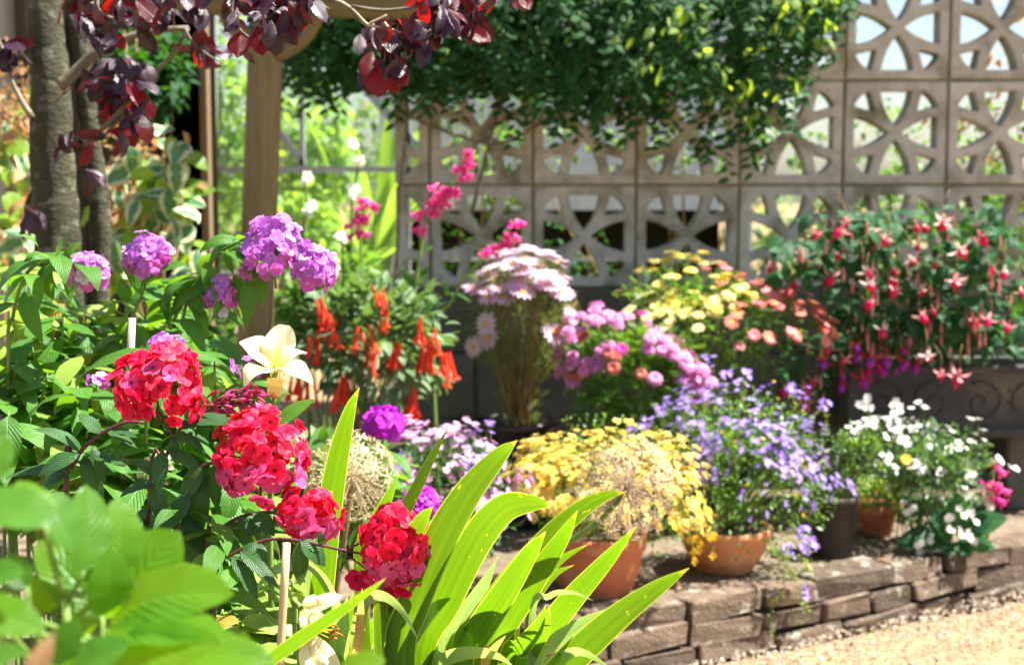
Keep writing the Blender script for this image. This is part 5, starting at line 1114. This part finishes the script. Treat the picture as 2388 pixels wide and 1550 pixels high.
# yellow nemesia
dome('yellow_nemesia', 'dome of small yellow and cream flowers in the large terracotta pot', 'flower', at(1395, 1140, 3.12), (mm(215, 3.1), 0.16, mm(135, 3.1)), P1+Vector((0, 0, .121)), tiny, 2600, (.008, .016), 'small_leaf',
     [(fm(nem, 'nem_yellow'), 150, .0120, None, .35), (fm(nem, 'nem_cream'), 150, .0120, lambda d: d.z > -.1, .35)], extra=((nem, 'nem_yellow', 420, .0115, .3), (nem, 'nem_cream', 360, .0115, .3), (nem, 'golden', 120, .011, .3)), tuft=4, ts=.018, fk=(.9, 1.14))
ys = thing('yellow_nemesia', 'sprig of golden yellow flowers trailing over the ringed bowl', 'flower', P2+Vector((-.07, -.05, .093))); st = []
for i in range(46):
    t = R(0, 1); p_ = at(1575+70*t+R(-35, 35), 1160+130*t+R(-30, 30), 3.14+R(-.02, .02)); part('flower', random.choice(fm(nem, 'golden' if t > .6 else 'nem_yellow')), ys, frame(p_, (R(-.5, .5), -0.8, R(0, .8)), (0, 0, 1), .011)); st.append(tube([P2+Vector((-.07, -.05, .093)), p_+Vector((0, .02, .03)), p_], .001, .0007, 4, 6))
stem_parts(st, M['stem_green'], ys)
# blue nemesia
dome('blue_nemesia', 'mound of small violet blue flowers in the ringed terracotta bowl', 'flower', at(1762, 1105, 3.31), (mm(222, 3.3), 0.17, mm(185, 3.3)), P2+Vector((0.0, 0, .093)), tiny, 3600, (.008, .018), 'small_leaf',
     [(fm(nem, 'nem_blue'), 290, .0100, lambda d: d.z > R(-.35, .5), .4)], stems=26, dens=0.1, extra=((nem, 'nem_blue', 330, .0095, .3), (nem, 'golden', 60, .006, .3)), tuft=5, ts=.022, fk=(.85, 1.22))
bs = thing('blue_nemesia', 'loose upright spikes of violet blue flowers rising from behind the bowl', 'flower', P2+Vector((0.03, .05, .093))); st = []; sl_ = []
for px, py in ((1545, 955), (1600, 935), (1690, 880), (1735, 870), (1770, 935), (1850, 905), (1925, 945), (1655, 930), (1590, 985), (1500, 990), (1480, 1000), (1885, 1290), (1870, 1240), (1890, 1265), (1840, 1285), (1880, 1380)):
    Y = 3.4 if py < 1100 else 3.12; e = at(px, py, Y); b_ = P2+Vector((0.03, .05, .093)); st.append(tube([b_, (b_+e)/2+Vector((R(-.02, .02), 0, .03)), e], .0018, .001, 4, 8))
    for q in range(4): part('flower', random.choice(fm(nem, 'nem_blue')), bs, frame(e+rvec(.012), (R(-.5, .5), -0.6, .6), (0, 0, 1), .011))
    for q in range(12): sl_.append(frame(e+Vector((R(-.008, .008), R(-.008, .008), -.012-.005*q)), rvec()+Vector((0, 0, .4)), (0, 0, 1), R(.008, .016)))
stem_parts(st, M['stem_green'], bs); part('foliage', mesh('foliage', multi_scatter(tiny, sl_), M['lime_leaf']), bs, kind='stuff')
# pink lilac low plant
dome('lilac_nemesia', 'low spreading plant with small lilac pink flowers behind the iris leaves', 'flower', at(1050, 1150, 2.95), (mm(150, 2.95), 0.16, mm(150, 2.95)), Vector((at(1050, 1000, 2.95).x, 2.95, TZ)), tiny, 2600, (.008, .018), 'small_leaf_dark',
     [(fm(simple5, 'nem_lilac'), 210, .010, None, .35), (fm(simple5, 'nem_blue'), 45, .010, lambda d: d.z > .3, .35)], extra=((simple5, 'nem_lilac', 220, .0095, .3),), tuft=6, ts=.02, fk=(.85, 1.2))
# lilac daisies in the black pot
dz = daisyT(14, .26, .22, .25)
dome('lilac_daisy', 'tall marguerite with flat lilac pink daisies on feathery stems', 'flower', at(1220, 750, 3.74), (mm(100, 3.82), 0.10, mm(125, 3.82)), P5+Vector((0, 0, .241)), fine, 1000, (.03, .06), 'fine_leaf',
     [(fm([dz], ('pinkdaisy', 'disc')), 60, mm(30, 3.8), lambda d: d.z > .45, .7), (fm([dz], ('pinkdaisy', 'disc')), 6, mm(30, 3.8), lambda d: d.z < .4 and d.y < -.3, .4)], stems=30, smat='stem_brown', sr=.0022, fk=(.95, 1.22))
st = []; tw = thing('plant_stake_twigs', 'thin brown support twigs standing among the lilac daisies', 'twigs', P5+Vector((0.02, 0, .241)))
for px, py in ((1225, 640), (1345, 700), (1180, 780)): st.append(tube([P5+Vector((R(-.03, .03), R(-.03, .03), .2)), at(px, py, 3.72)], .0018, .0014, 5))
stem_parts(st, M['stem_brown'], tw, 'twig')
# feathery lower stems
Ms = []
for i in range(380):
    t = random.random()**.6; c = (P5+Vector((0, 0, .2))).lerp(at(1215, 800, 3.74), t); Ms.append(frame(c+Vector((R(-1, 1)*(.02+.07*t), R(-.05, .05), 0)), Vector((R(-1, 1), R(-.6, .6), R(.2, 1.4))), rvec(), R(.02, .045)))
o = thing('feathery_stems', 'dry brown and green lower growth of the marguerite in the black pot', 'plant', P5+Vector((0, 0, .242)))
part('foliage', mesh('foliage', multi_scatter(fine, Ms), M['fine_leaf']), o, kind='stuff')
part('stems', mesh('stems', [tube([P5+Vector((R(-.03, .03), R(-.03, .03), .2)), P5+Vector((R(-.04, .04), R(-.03, .03), .33)), at(1215+R(-70, 70), 800, 3.74)], .003, .0015, 5, 6) for _ in range(14)], M['stem_brown']), o)
# pink chrysanthemum
mumT = [daisyT(16, .22, .14, 1.5, 3, .35), daisyT(15, .24, .12, 1.3, 3, .2)]
dome('pink_chrysanthemum', 'bushy chrysanthemum with domed pink blooms in front of the screen wall', 'flower', at(1490, 890, 3.62), (mm(150, 3.74), 0.12, mm(115, 3.74)), P7+Vector((0, 0, .201)), lob, 1700, (.022, .04), 'small_leaf',
     [(fm(mumT, ('mum', 'mum_hot')), 72, mm(22, 3.7), lambda d: d.z > .05 and (d.y < .35), .45), (fm(mumT, ('mum_hot', 'mum_hot')), 7, mm(24, 3.7), lambda d: d.z > .5, .5), (fm(mumT, ('mum_rust', 'mum_rust')), 12, mm(20, 3.7), lambda d: .1 < d.z < .7, .3)], stems=16, sr=.002, fk=(1.02, 1.2))
o = thing('pink_chrysanthemum', 'pink chrysanthemum blooms leaning right towards the violet blue flowers', 'flower', P7+Vector((.05, 0, .201))); st = []
for px, py in ((1640, 860), (1655, 890), (1625, 905), (1600, 850), (1615, 930), (1640, 930), (1525, 780), (1385, 745), (1590, 880)):
    p_ = at(px, py, 3.52); part('flower', random.choice(fm(mumT, ('mum', 'mum_hot'))), o, frame(p_, (R(-.1, .5), -.4, .8), rvec(), mm(25, 3.7))); st.append(tube([P7+Vector((.05, 0, .201)), (P7+p_)/2+Vector((0, 0, .12)), p_], .002, .0015, 5, 8))
stem_parts(st, M['stem_green'], o)
# yellow and coral daisies
yd = [daisyT(11, .34, .28, .3, 1, .2, 'round'), daisyT(12, .30, .25, .5, 2, .2, 'round')]
dome('yellow_coral_daisies', 'bushy plant with yellow daisies at left and coral daisies at right', 'flower', at(1640, 770, 3.80), (mm(215, 3.96), 0.15, mm(125, 3.96)), P8+Vector((0, 0, .221)), lob, 1900, (.018, .034), 'small_leaf',
     [(fm(yd, ('yellow', 'disc')), 46, mm(17, 3.95), lambda d: d.z > .45 and -.5 < d.x < .45, .5), (fm(yd, ('palelemon', 'yellow')), 58, mm(17, 3.95), lambda d: d.z > .05 and d.x < .15, .5), (fm(yd, ('coral', 'disc')), 40, mm(17, 3.95), lambda d: d.x > .15 and d.z > -.1, .5), (fm(yd, ('salmon', 'coral')), 44, mm(16, 3.95), lambda d: d.x > .05 and d.z > -.2, .5)], stems=18, sr=.002, fk=(1.02, 1.2))
# red tubular fuchsia
tfT = face(join([tube([(0, 0, 0), (0, 0, .35), (0, 0, .8)], .05, .11, 7, None, False, [.032, .05, .085]), ring(leaf(.20, .7, 'ovate', .5, 0, 3, 2), 4, .9, 0, .78, .06, .1), tube([(.01, 0, .8), (.02, 0, 1.02)], .012, .012, 4)]))
tf_me = [mesh('flower', tfT, M['thalia'])]
tl = [leaf(1, w_, 'ovate', d, .12, 5, 2) for w_, d in ((.48, .5), (.44, .9), (.5, .2))]
th = dome('red_tubular_fuchsia', 'fuchsia with hanging clusters of long scarlet tubular flowers beside the post', 'flower', at(880, 800, 3.45), (mm(165, 3.45), 0.14, mm(150, 3.45)), P6+Vector((0, 0, .251)), tl, 620, (.030, .055), 'thalia_leaf', [], stems=14, smat='stem_brown', sr=.0025)
for px, py, n_ in ((770, 770, 7), (800, 910, 9), (925, 830, 10), (1000, 835, 10), (1040, 860, 7), (960, 940, 8), (735, 820, 6), (690, 900, 6), (870, 850, 5), (745, 730, 5), (880, 700, 3), (900, 745, 3), (985, 775, 4), (845, 790, 4), (790, 930, 5), (720, 930, 5), (1000, 800, 4)):
    for i in range(n_):
        p_ = at(px+R(-14, 14), py-30+R(-12, 12), 3.32+R(-.02, .02)); part('flower', tf_me[0], th, frame(p_, (R(-.35, .35), R(-.3, .2), -1), rvec(), mm(R(50, 76), 3.3)))
th_l = [mesh('leaf', t, M['thalia_leaf']) for t in tl]
for i in range(110):
    d = rvec().normalized(); d.y = -abs(d.y); c = at(880, 790, 3.42); p_ = c+Vector((d.x*mm(165, 3.4), d.y*.13, d.z*mm(150, 3.4))); part('leaf', random.choice(th_l), th, frame(p_, d+Vector((0, 0, R(-.4, .4)))+rvec(.4), (0, -.2, 1), R(.03, .055)))
# green shrub behind the post, penstemon, white flower spikes
bush('leafy_shrub', 'leafy green shrub with yellow tops behind the red tubular fuchsia', 'shrub', at(770, 690, 3.75), (mm(150, 3.75), .12, mm(130, 3.75)), (at(770, 900, 3.75).x, 3.75, TZ), 700, tl, (.03, .055), 'small_leaf', 10)
bush('leafy_shrub', 'dark leafy shrub low behind the foot of the post', 'shrub', at(520, 850, 3.6), (mm(130, 3.6), .12, mm(150, 3.6)), (at(520, 900, 3.6).x, 3.6, GZ), 600, tl, (.03, .055), 'small_leaf_dark', 8)
bush('leafy_shrub', 'low green undergrowth in the bed behind the iris clump', 'shrub', at(760, 1180, 2.5), (mm(220, 2.5), .15, mm(140, 2.5)), (at(760, 1300, 2.5).x, 2.5, GZ), 900, tl, (.03, .06), 'small_leaf', 10)
bush('leafy_shrub', 'low green undergrowth below the purple phlox', 'shrub', at(220, 1000, 2.45), (mm(330, 2.45), .15, mm(230, 2.45)), (at(220, 1300, 2.45).x, 2.45, GZ), 1500, tl, (.035, .065), 'small_leaf', 12)
pnT = [face(join([lathe([(.05, 0), (.11, .18), (.19, .45), (.24, .75), (.27, .85)], 9), ring(leaf(.32, .9, 'round', .7, 0, 3, 2), 5, .7, 0, .82, .22, .1)]))]
pn_me = [mesh('flower', t, M['penstemon']) for t in pnT]
def spike(name, label, cat, pts, Y, fls, fme, size, smat='stem_green', lf=None, lmat='phlox_leaf', base_z=None, hang=-.4, group=None):
    P = [at(x, y, Y) for x, y in pts]; P.append(Vector((P[-1].x+R(-.02, .02), Y, TZ if base_z is None else base_z))); o = thing(name, label, cat, P[-1], group)
    C = catmull(P, 24); part('stem', mesh('stem', tube(C, mm(2.2, Y), mm(5, Y), 6), M[smat]), o)
    for x, y, n_ in fls:
        for i in range(n_):
            p_ = at(x+R(-10, 10), y+R(-10, 10), Y-0.01); part('flower', random.choice(fme), o, frame(p_, (R(-.9, .9), R(-.9, .1), hang+R(-.3, .3)), (0, 0, 1), size*R(.8, 1.1)))
    for lfp in (lf or []):
        b, e, wp, vi = lfp; leaf_px(o, PL[lmat], b, e, Y, wp, vi)
    return o
spike('penstemon', 'tall pink penstemon spike leaning right across the screen wall', 'penstemon', [(1108, 350), (1085, 400), (1050, 440), (1005, 500), (985, 560), (965, 700), (955, 850)], 3.55, [(1095, 355, 3), (1085, 378, 4), (1090, 400, 3), (1065, 445, 3), (1040, 450, 3), (1020, 430, 3), (1010, 470, 4), (1000, 490, 3), (1030, 470, 3), (975, 500, 2), (985, 525, 2)], pn_me, mm(27, 3.55),
  lf=[((975, 660), (1000, 620), 16, 3), ((970, 690), (935, 620), 20, 3), ((968, 720), (1005, 680), 20, 3), ((965, 750), (1030, 690), 22, 3), ((962, 760), (920, 690), 20, 3), ((960, 790), (1000, 710), 24, 3), ((958, 820), (1080, 770), 14, 3), ((962, 780), (930, 740), 22, 3), ((958, 830), (1010, 760), 26, 3), ((955, 850), (1060, 800), 18, 3), ((990, 585), (1010, 575), 12, 3)])
spike('penstemon', 'short pink penstemon spike in front of the greenhouse', 'penstemon', [(860, 455), (845, 500), (840, 560), (850, 700), (855, 850)], 3.55, [(855, 465, 4), (835, 500, 5), (860, 490, 3), (828, 530, 4), (835, 548, 2)], pn_me, mm(27, 3.55), lf=[((848, 620), (900, 600), 18, 3), ((850, 660), (800, 640), 20, 3), ((850, 700), (905, 680), 20, 3)])
spike('penstemon', 'pink penstemon spike beside the lilac daisies', 'penstemon', [(1205, 510), (1180, 545), (1150, 585), (1090, 640), (1055, 700), (1010, 800)], 3.6, [(1200, 520, 3), (1195, 545, 4), (1180, 560, 4), (1150, 585, 3), (1140, 575, 2)], pn_me, mm(26, 3.6), lf=[((1045, 690), (1035, 650), 10, 3), ((1048, 685), (1100, 705), 12, 0)])
wt = fm(simple5, 'white')
for i, (pts_, f_, lab) in enumerate((([(828, 335), (835, 380), (828, 440), (820, 560)], [(828, 340, 2), (840, 378, 4), (828, 445, 3)], 'slender stem with white flowers in front of the greenhouse bar'), ([(712, 420), (715, 490), (710, 620)], [(712, 422, 2), (722, 488, 3), (725, 480, 1)], 'short stem with white flowers beside the post'), ([(735, 540), (790, 550), (800, 640)], [(795, 552, 2)], 'little white flower stem above the leafy shrub'))):
    spike('white_salvia', lab, 'flower', pts_, 3.7, f_, wt, mm(16, 3.7), hang=.3, group='white flower stems')
# right: lime plant, white nemesia, broad leaves, magenta bloom
dome('lime_foliage_plant', 'lime green small leaved plant in the small terracotta pot', 'plant', at(2050, 1160, 3.62), (mm(62, 3.6), .06, mm(50, 3.6)), P4+Vector((0, 0, .072)), tiny, 650, (.010, .020), 'lime_leaf', [(fm(simple5, 'golden'), 4, .007, None, .4)], stems=8)
dome('white_nemesia', 'cluster of small white flowers leaning beside the violet blue mound', 'flower', at(2010, 1075, 3.44), (mm(75, 3.44), .07, mm(90, 3.44)), P3+Vector((0, 0, .131)), tiny, 500, (.010, .018), 'small_leaf', [(fm(simple5, 'white'), 46, .009, None, .4)], stems=10, tuft=4, ts=.016, fk=(.85, 1.25))
dome('white_flower_plant', 'loose dark leaved plant dotted with white flowers in front of the trough', 'flower', at(2180, 1130, 3.5), (mm(120, 3.5), .12, mm(135, 3.5)), P9, tiny, 1300, (.012, .028), 'small_leaf_dark', [(fm(simple5, 'white'), 75, .0095, None, .4)], stems=16, tuft=4, ts=.02, fk=(.8, 1.25))
o = thing('white_flower_plant', 'tall white flower sprays standing in front of the carved trough', 'flower', P9+Vector((-.05, .06, 0))); st = []
for px, py, n_ in ((2015, 935, 6), (2010, 950, 3), (2050, 985, 4), (2095, 950, 7), (2085, 975, 5), (2085, 1010, 5), (2170, 1005, 6), (2180, 1030, 6), (2195, 1050, 5), (2165, 1085, 3), (2195, 1105, 5), (2250, 1080, 5), (2265, 1110, 7), (2280, 1150, 7), (2270, 1180, 5), (2200, 1175, 6), (2310, 1170, 5), (2245, 1240, 5), (2260, 1260, 5), (2215, 1232, 3), (2160, 1265, 4), (2145, 1280, 3)):
    e = at(px, py, 3.52 if py < 1200 else 3.38); b_ = P9+Vector((-.05+R(-.03, .03), .06, 0)); st.append(tube([b_, (b_+e)/2+Vector((0, 0, .03)), e], .0016, .0009, 4, 7))
    for i in range(n_): part('flower', random.choice(wt), o, frame(e+rvec(.016), (R(-.6, .6), -.6, R(-.1, .8)), (0, 0, 1), .0098))
stem_parts(st, M['stem_green'], o)
o = thing('marigold', 'single bright yellow bloom among the white flowers', 'flower', P9+Vector((-.1, .03, 0))); e = at(2113, 1072, 3.42)
part('stem', mesh('stem', tube([P9+Vector((-.1, .03, 0)), e], .0016, .0012, 5), M['stem_green']), o); part('flower', fm([daisyT(12, .4, .3, .4, 2)], ('golden', 'golden'))[0], o, frame(e, (.1, -.8, .6), (0, 0, 1), mm(16, 3.42)))
o = thing('broad_leaf_rosette', 'rosette of broad green leaves low on the terrace at right', 'plant', cpos(2230, 3.42)); blm = [mesh('leaf', t, M['fuchsia_leaf']) for t in blT]
for px, py, tx, ty in ((2230, 1250, 2290, 1200), (2220, 1260, 2195, 1195), (2225, 1265, 2215, 1285), (2235, 1260, 2310, 1270), (2215, 1255, 2120, 1240), (2240, 1240, 2330, 1200), (2230, 1262, 2260, 1290), (2225, 1240, 2240, 1170)):
    p0, p1 = at(px, py, 3.42), at(tx, ty, 3.37); part('leaf', random.choice(blm), o, frame(p0, p1-p0, (0, -.7, .7), (p1-p0).length*1.1, 1.2))
spike('magenta_flower', 'hot pink flower spike at the right edge on the terrace', 'flower', [(2318, 1080), (2315, 1130), (2312, 1200)], 3.55, [(2325, 1080, 2), (2310, 1125, 4), (2330, 1135, 3), (2290, 1140, 1), (2310, 1150, 3)], pn_me, mm(32, 3.55))
# black pot plant next to charcoal pot: none. trough with fuchsias
ty = 3.86; x0 = at(1977, 900, ty).x; x1 = x0+0.60; zb = at(2100, 1020, ty).z; zt = at(2100, 853, ty).z
tg = thing('stone_trough', 'grey stone trough with carved scroll relief standing on two blocks', 'trough', ((x0+x1)/2, ty+.1, TZ))
part('body', mesh('body', [bevel_box(x1-x0, .022, zt-zb, .004).x(Matrix.Translation(((x0+x1)/2, ty+.011, (zt+zb)/2))), bevel_box(x1-x0, .022, zt-zb, .004).x(Matrix.Translation(((x0+x1)/2, ty+.219, (zt+zb)/2))), bevel_box(.022, .184, zt-zb-.004, .004).x(Matrix.Translation((x0+.0112, ty+.115, (zt+zb)/2))), bevel_box(.022, .184, zt-zb-.004, .004).x(Matrix.Translation((x1-.0112, ty+.115, (zt+zb)/2))), box(x1-x0-.046, .184, .02, ((x0+x1)/2, ty+.115, zb+.014))], M['trough'], False), tg)
part('rim', mesh('rim', bevel_box(x1-x0+.02, .03, .022, .006).x(Matrix.Translation(((x0+x1)/2, ty+.006, zt-.008))), M['trough'], False), tg)
part('base_moulding', mesh('base_moulding', bevel_box(x1-x0+.024, .034, .026, .008).x(Matrix.Translation(((x0+x1)/2, ty+.004, zb+.013))), M['trough'], False), tg)
part('soil', mesh('soil', box(x1-x0-.05, .18, .01, ((x0+x1)/2, ty+.115, zt-.03)), M['soil'], False), tg)
for cx, sgn in ((x0+.10, 1), (x0+.23, -1), (x0+.36, 1), (x0+.49, -1)):
    sp = [Vector((cx+sgn*(.008+.0065*a)*math.cos(a), ty-.001, (zt+zb)/2-.002+(.008+.0065*a)*math.sin(a)*.95)) for a in [i*.32 for i in range(27)]]
    part('scroll_relief', mesh('scroll_relief', tube(sp, .0030, .0042, 6), M['trough']), tg)
    for i in range(5):
        a = 6.28*i/5; part('leaf_relief', mesh('leaf_relief', leaf(.028, .5, 'ovate', .3, -.3, 4, 2), M['trough']), tg, frame((cx+.062*math.cos(a), ty-.002, (zt+zb)/2+.045*math.sin(a)), (math.cos(a), 0, math.sin(a)), (0, -1, 0)))
for cx in (x0+.10, x1-.10): part('foot', mesh('foot', bevel_box(.11, .18, zb-TZ-.002, .006).x(Matrix.Translation((cx, ty+.12, (zb+TZ)/2))), M['plinth'], False), tg)
# fuchsias
fsT = ring(leaf(.62, .27, 'lance', -1.2, .1, 6, 2), 4, -.25, 0, -.40, .05, .1)
ftube = tube([(0, 0, 0), (0, 0, -.42)], .05, .075, 7, None, False)
fuT = join([ftube, fsT]); fcT = join([lathe([(.07, -.38), (.18, -.47), (.22, -.60), (.19, -.74), (.12, -.82)], 9)]+[tube([(0, 0, -.7), (R(-.05, .05), R(-.05, .05), -1.15)], .012, .012, 4) for _ in range(3)])
FUS = {m: mesh('sepals', fuT, M[m]) for m in ('sepal_pink', 'sepal_red', 'sepal_white')}; FUC = {m: mesh('corolla', fcT, M[m]) for m in ('corolla_red', 'corolla_violet')}
fbT = mesh('bud', lathe([(.001, 0), (.03, -.05), (.045, -.3), (.08, -.5), (.06, -.68), (.002, -.85)], 8), M['sepal_pink'])
def fuchsia(label, base, spots, leafspots, sep, cor, size, lsz=(.04, .068)):
    o = thing('fuchsia', label, 'fuchsia', base, 'fuchsias'); st = []; rest = []; base = Vector(base)
    for px, py, Y in spots:
        p_ = at(px, py, Y); ax = Vector((R(-.25, .25), R(-.25, .15), 1)); s = mm(R(.7, 1.25)*size, Y); Mx = Matrix.Translation(p_) @ Matrix.Rotation(R(-.6, .6), 4, 'X') @ Matrix.Rotation(R(-.7, .7), 4, 'Y') @ Matrix.Rotation(R(0, 6), 4, 'Z') @ Matrix.Scale(s, 4)
        f = part('flower', FUS['sepal_white' if sep == 'sepal_pink' and random.random() < .35 else sep], o, Mx); part('corolla', FUC[cor], f, Mx)
        st.append(tube([p_+Vector((R(-.02, .02), .02, .06)), p_+Vector((0, .005, .035)), p_], .0008, .0009, 4, 5))
    for px, py, rx, ry, n_, Y in leafspots:
        c = at(px, py, Y+.05); st.append(tube([base+rvec(.03), base.lerp(c, .5)+Vector((0, -.02, .08)), c], .004, .002, 5, 8))
        for i in range(int(n_*1.0)):
            p_ = at(px+R(-1, 1)*rx, py+R(-1, 1)*ry, Y+R(-.06, .08)); part('leaf', random.choice(fl_me), o, frame(p_, Vector((R(-1, 1), R(-.9, .2), R(-.9, .3))), (R(-.3, .3), R(-.6, 0), 1), R(*lsz)))
        Ms = []
        for i in range(int(n_*1.1)): Ms.append(frame(at(px+R(-1.1, 1.1)*rx, py+R(-1.1, 1.1)*ry, Y+R(.04, .16)), Vector((R(-1, 1), R(-.9, .2), R(-.9, .3))), (R(-.3, .3), R(-.6, 0), 1), R(*lsz)))
        rest.append(multi_scatter(fuT_, Ms))
        for i in range(n_//8): p_ = at(px+R(-1, 1)*rx, py+R(-1, 1)*ry, Y-.06); part('bud', fbT, o, Matrix.Translation(p_) @ Matrix.Scale(mm(45, Y), 4))
    part('inner_foliage', mesh('inner_foliage', rest, M['fuchsia_leaf']), o, kind='stuff')
    stem_parts(st, M['stem_brown'], o)
    return o
fuT_ = [leaf(1, w_, 'ovate', d, .12, 6, 4, 0, .04) for w_, d in ((.55, .5), (.5, .9), (.58, .3))]; fl_me = [mesh('leaf', t, M['fuchsia_leaf']) for t in fuT_]
tx = (x0+x1)/2
fuchsia('large fuchsia with pink and red hanging flowers spilling over the trough', (tx, ty+.11, zt-.024),
  [(x+R(-14, 14), y-32+R(-14, 14), 3.68+R(-.06, .10)) for x, y in ((1800, 640), (1850, 680), (1955, 540), (1985, 545), (2000, 590), (1965, 600), (2060, 580), (2075, 580), (2065, 640), (2110, 620), (2095, 650), (1955, 660), (2030, 680), (2170, 550), (2210, 530), (2180, 630), (2150, 690), (2045, 730), (2070, 770), (2170, 750), (2140, 760), (2265, 750), (2310, 750), (2200, 880), (2235, 890), (1940, 830), (1970, 850), (2170, 860), (2280, 560), (2120, 545), (2240, 600), (2340, 640), (2370, 700), (2130, 580), (2010, 650), (2090, 700), (2220, 680), (1925, 560), (2290, 640), (2350, 780), (1890, 600), (2040, 550))],
  [(1850, 600, 45, 45, 14, 3.66), (1920, 560, 60, 60, 24, 3.75), (2020, 560, 70, 70, 32, 3.75), (2120, 560, 70, 70, 32, 3.75), (2240, 560, 80, 80, 36, 3.78), (2340, 600, 70, 90, 26, 3.78), (1990, 680, 80, 70, 36, 3.80), (2110, 690, 80, 70, 36, 3.80), (2230, 700, 80, 80, 36, 3.80), (2340, 740, 60, 80, 20, 3.8)], 'sepal_pink', 'corolla_red', 45)
fuchsia('small fuchsia with red and violet flowers along the rim of the trough', (x0+.12, ty+.08, zt-.024), [(x, y-22, 3.78+R(-.03, .02)) for x, y in ((1985, 815), (2000, 840), (2030, 835), (2065, 835), (2100, 830), (2025, 870), (2010, 890), (2045, 870), (1960, 880), (1970, 905), (2075, 865), (2120, 860), (2140, 860), (1930, 850), (2090, 850))],
  [(2000, 800, 70, 40, 30, 3.84), (2100, 800, 80, 40, 30, 3.84), (2220, 810, 80, 40, 24, 3.86), (2000, 740, 80, 40, 24, 3.86), (2120, 745, 100, 40, 28, 3.86), (2250, 780, 80, 40, 24, 3.86)], 'sepal_red', 'corolla_violet', 46, (.03, .05))
fuchsia('low fuchsia with dull pink flowers between the daisies and the trough', (at(1890, 900, 3.9).x, 3.9, TZ), [(x, y-25, 3.82) for x, y in ((1870, 910), (1895, 925), (1850, 915), (1905, 900), (1880, 940))], [(1880, 840, 50, 60, 26, 3.88), (1900, 900, 40, 50, 18, 3.9)], 'sepal_pink', 'corolla_red', 50, (.03, .05))
# trailing sprig over the bricks
o = thing('trailing_sprig', 'thin green sprig trailing over the brick edging below the bowl', 'plant', P2+Vector((.07, -.06, .09))); st = []; Ms = []
for pts_ in ([(1810, 1290), (1830, 1370), (1800, 1420), (1795, 1490)], [(1815, 1290), (1850, 1350), (1880, 1410)], [(1820, 1285), (1880, 1310), (1860, 1345)]):
    C = catmull([P2+Vector((.07, -.06, .09))]+[at(x, y, 3.09) for x, y in pts_], 16); st.append(tube(C, .001, .0007, 4))
    for c in C[3:]:
        for q in range(3): Ms.append(frame(c+rvec(.006), rvec(), (0, 0, 1), R(.006, .013)))
stem_parts(st, M['stem_green'], o); part('foliage', mesh('foliage', multi_scatter(tiny, Ms), M['lime_leaf']), o, kind='stuff')
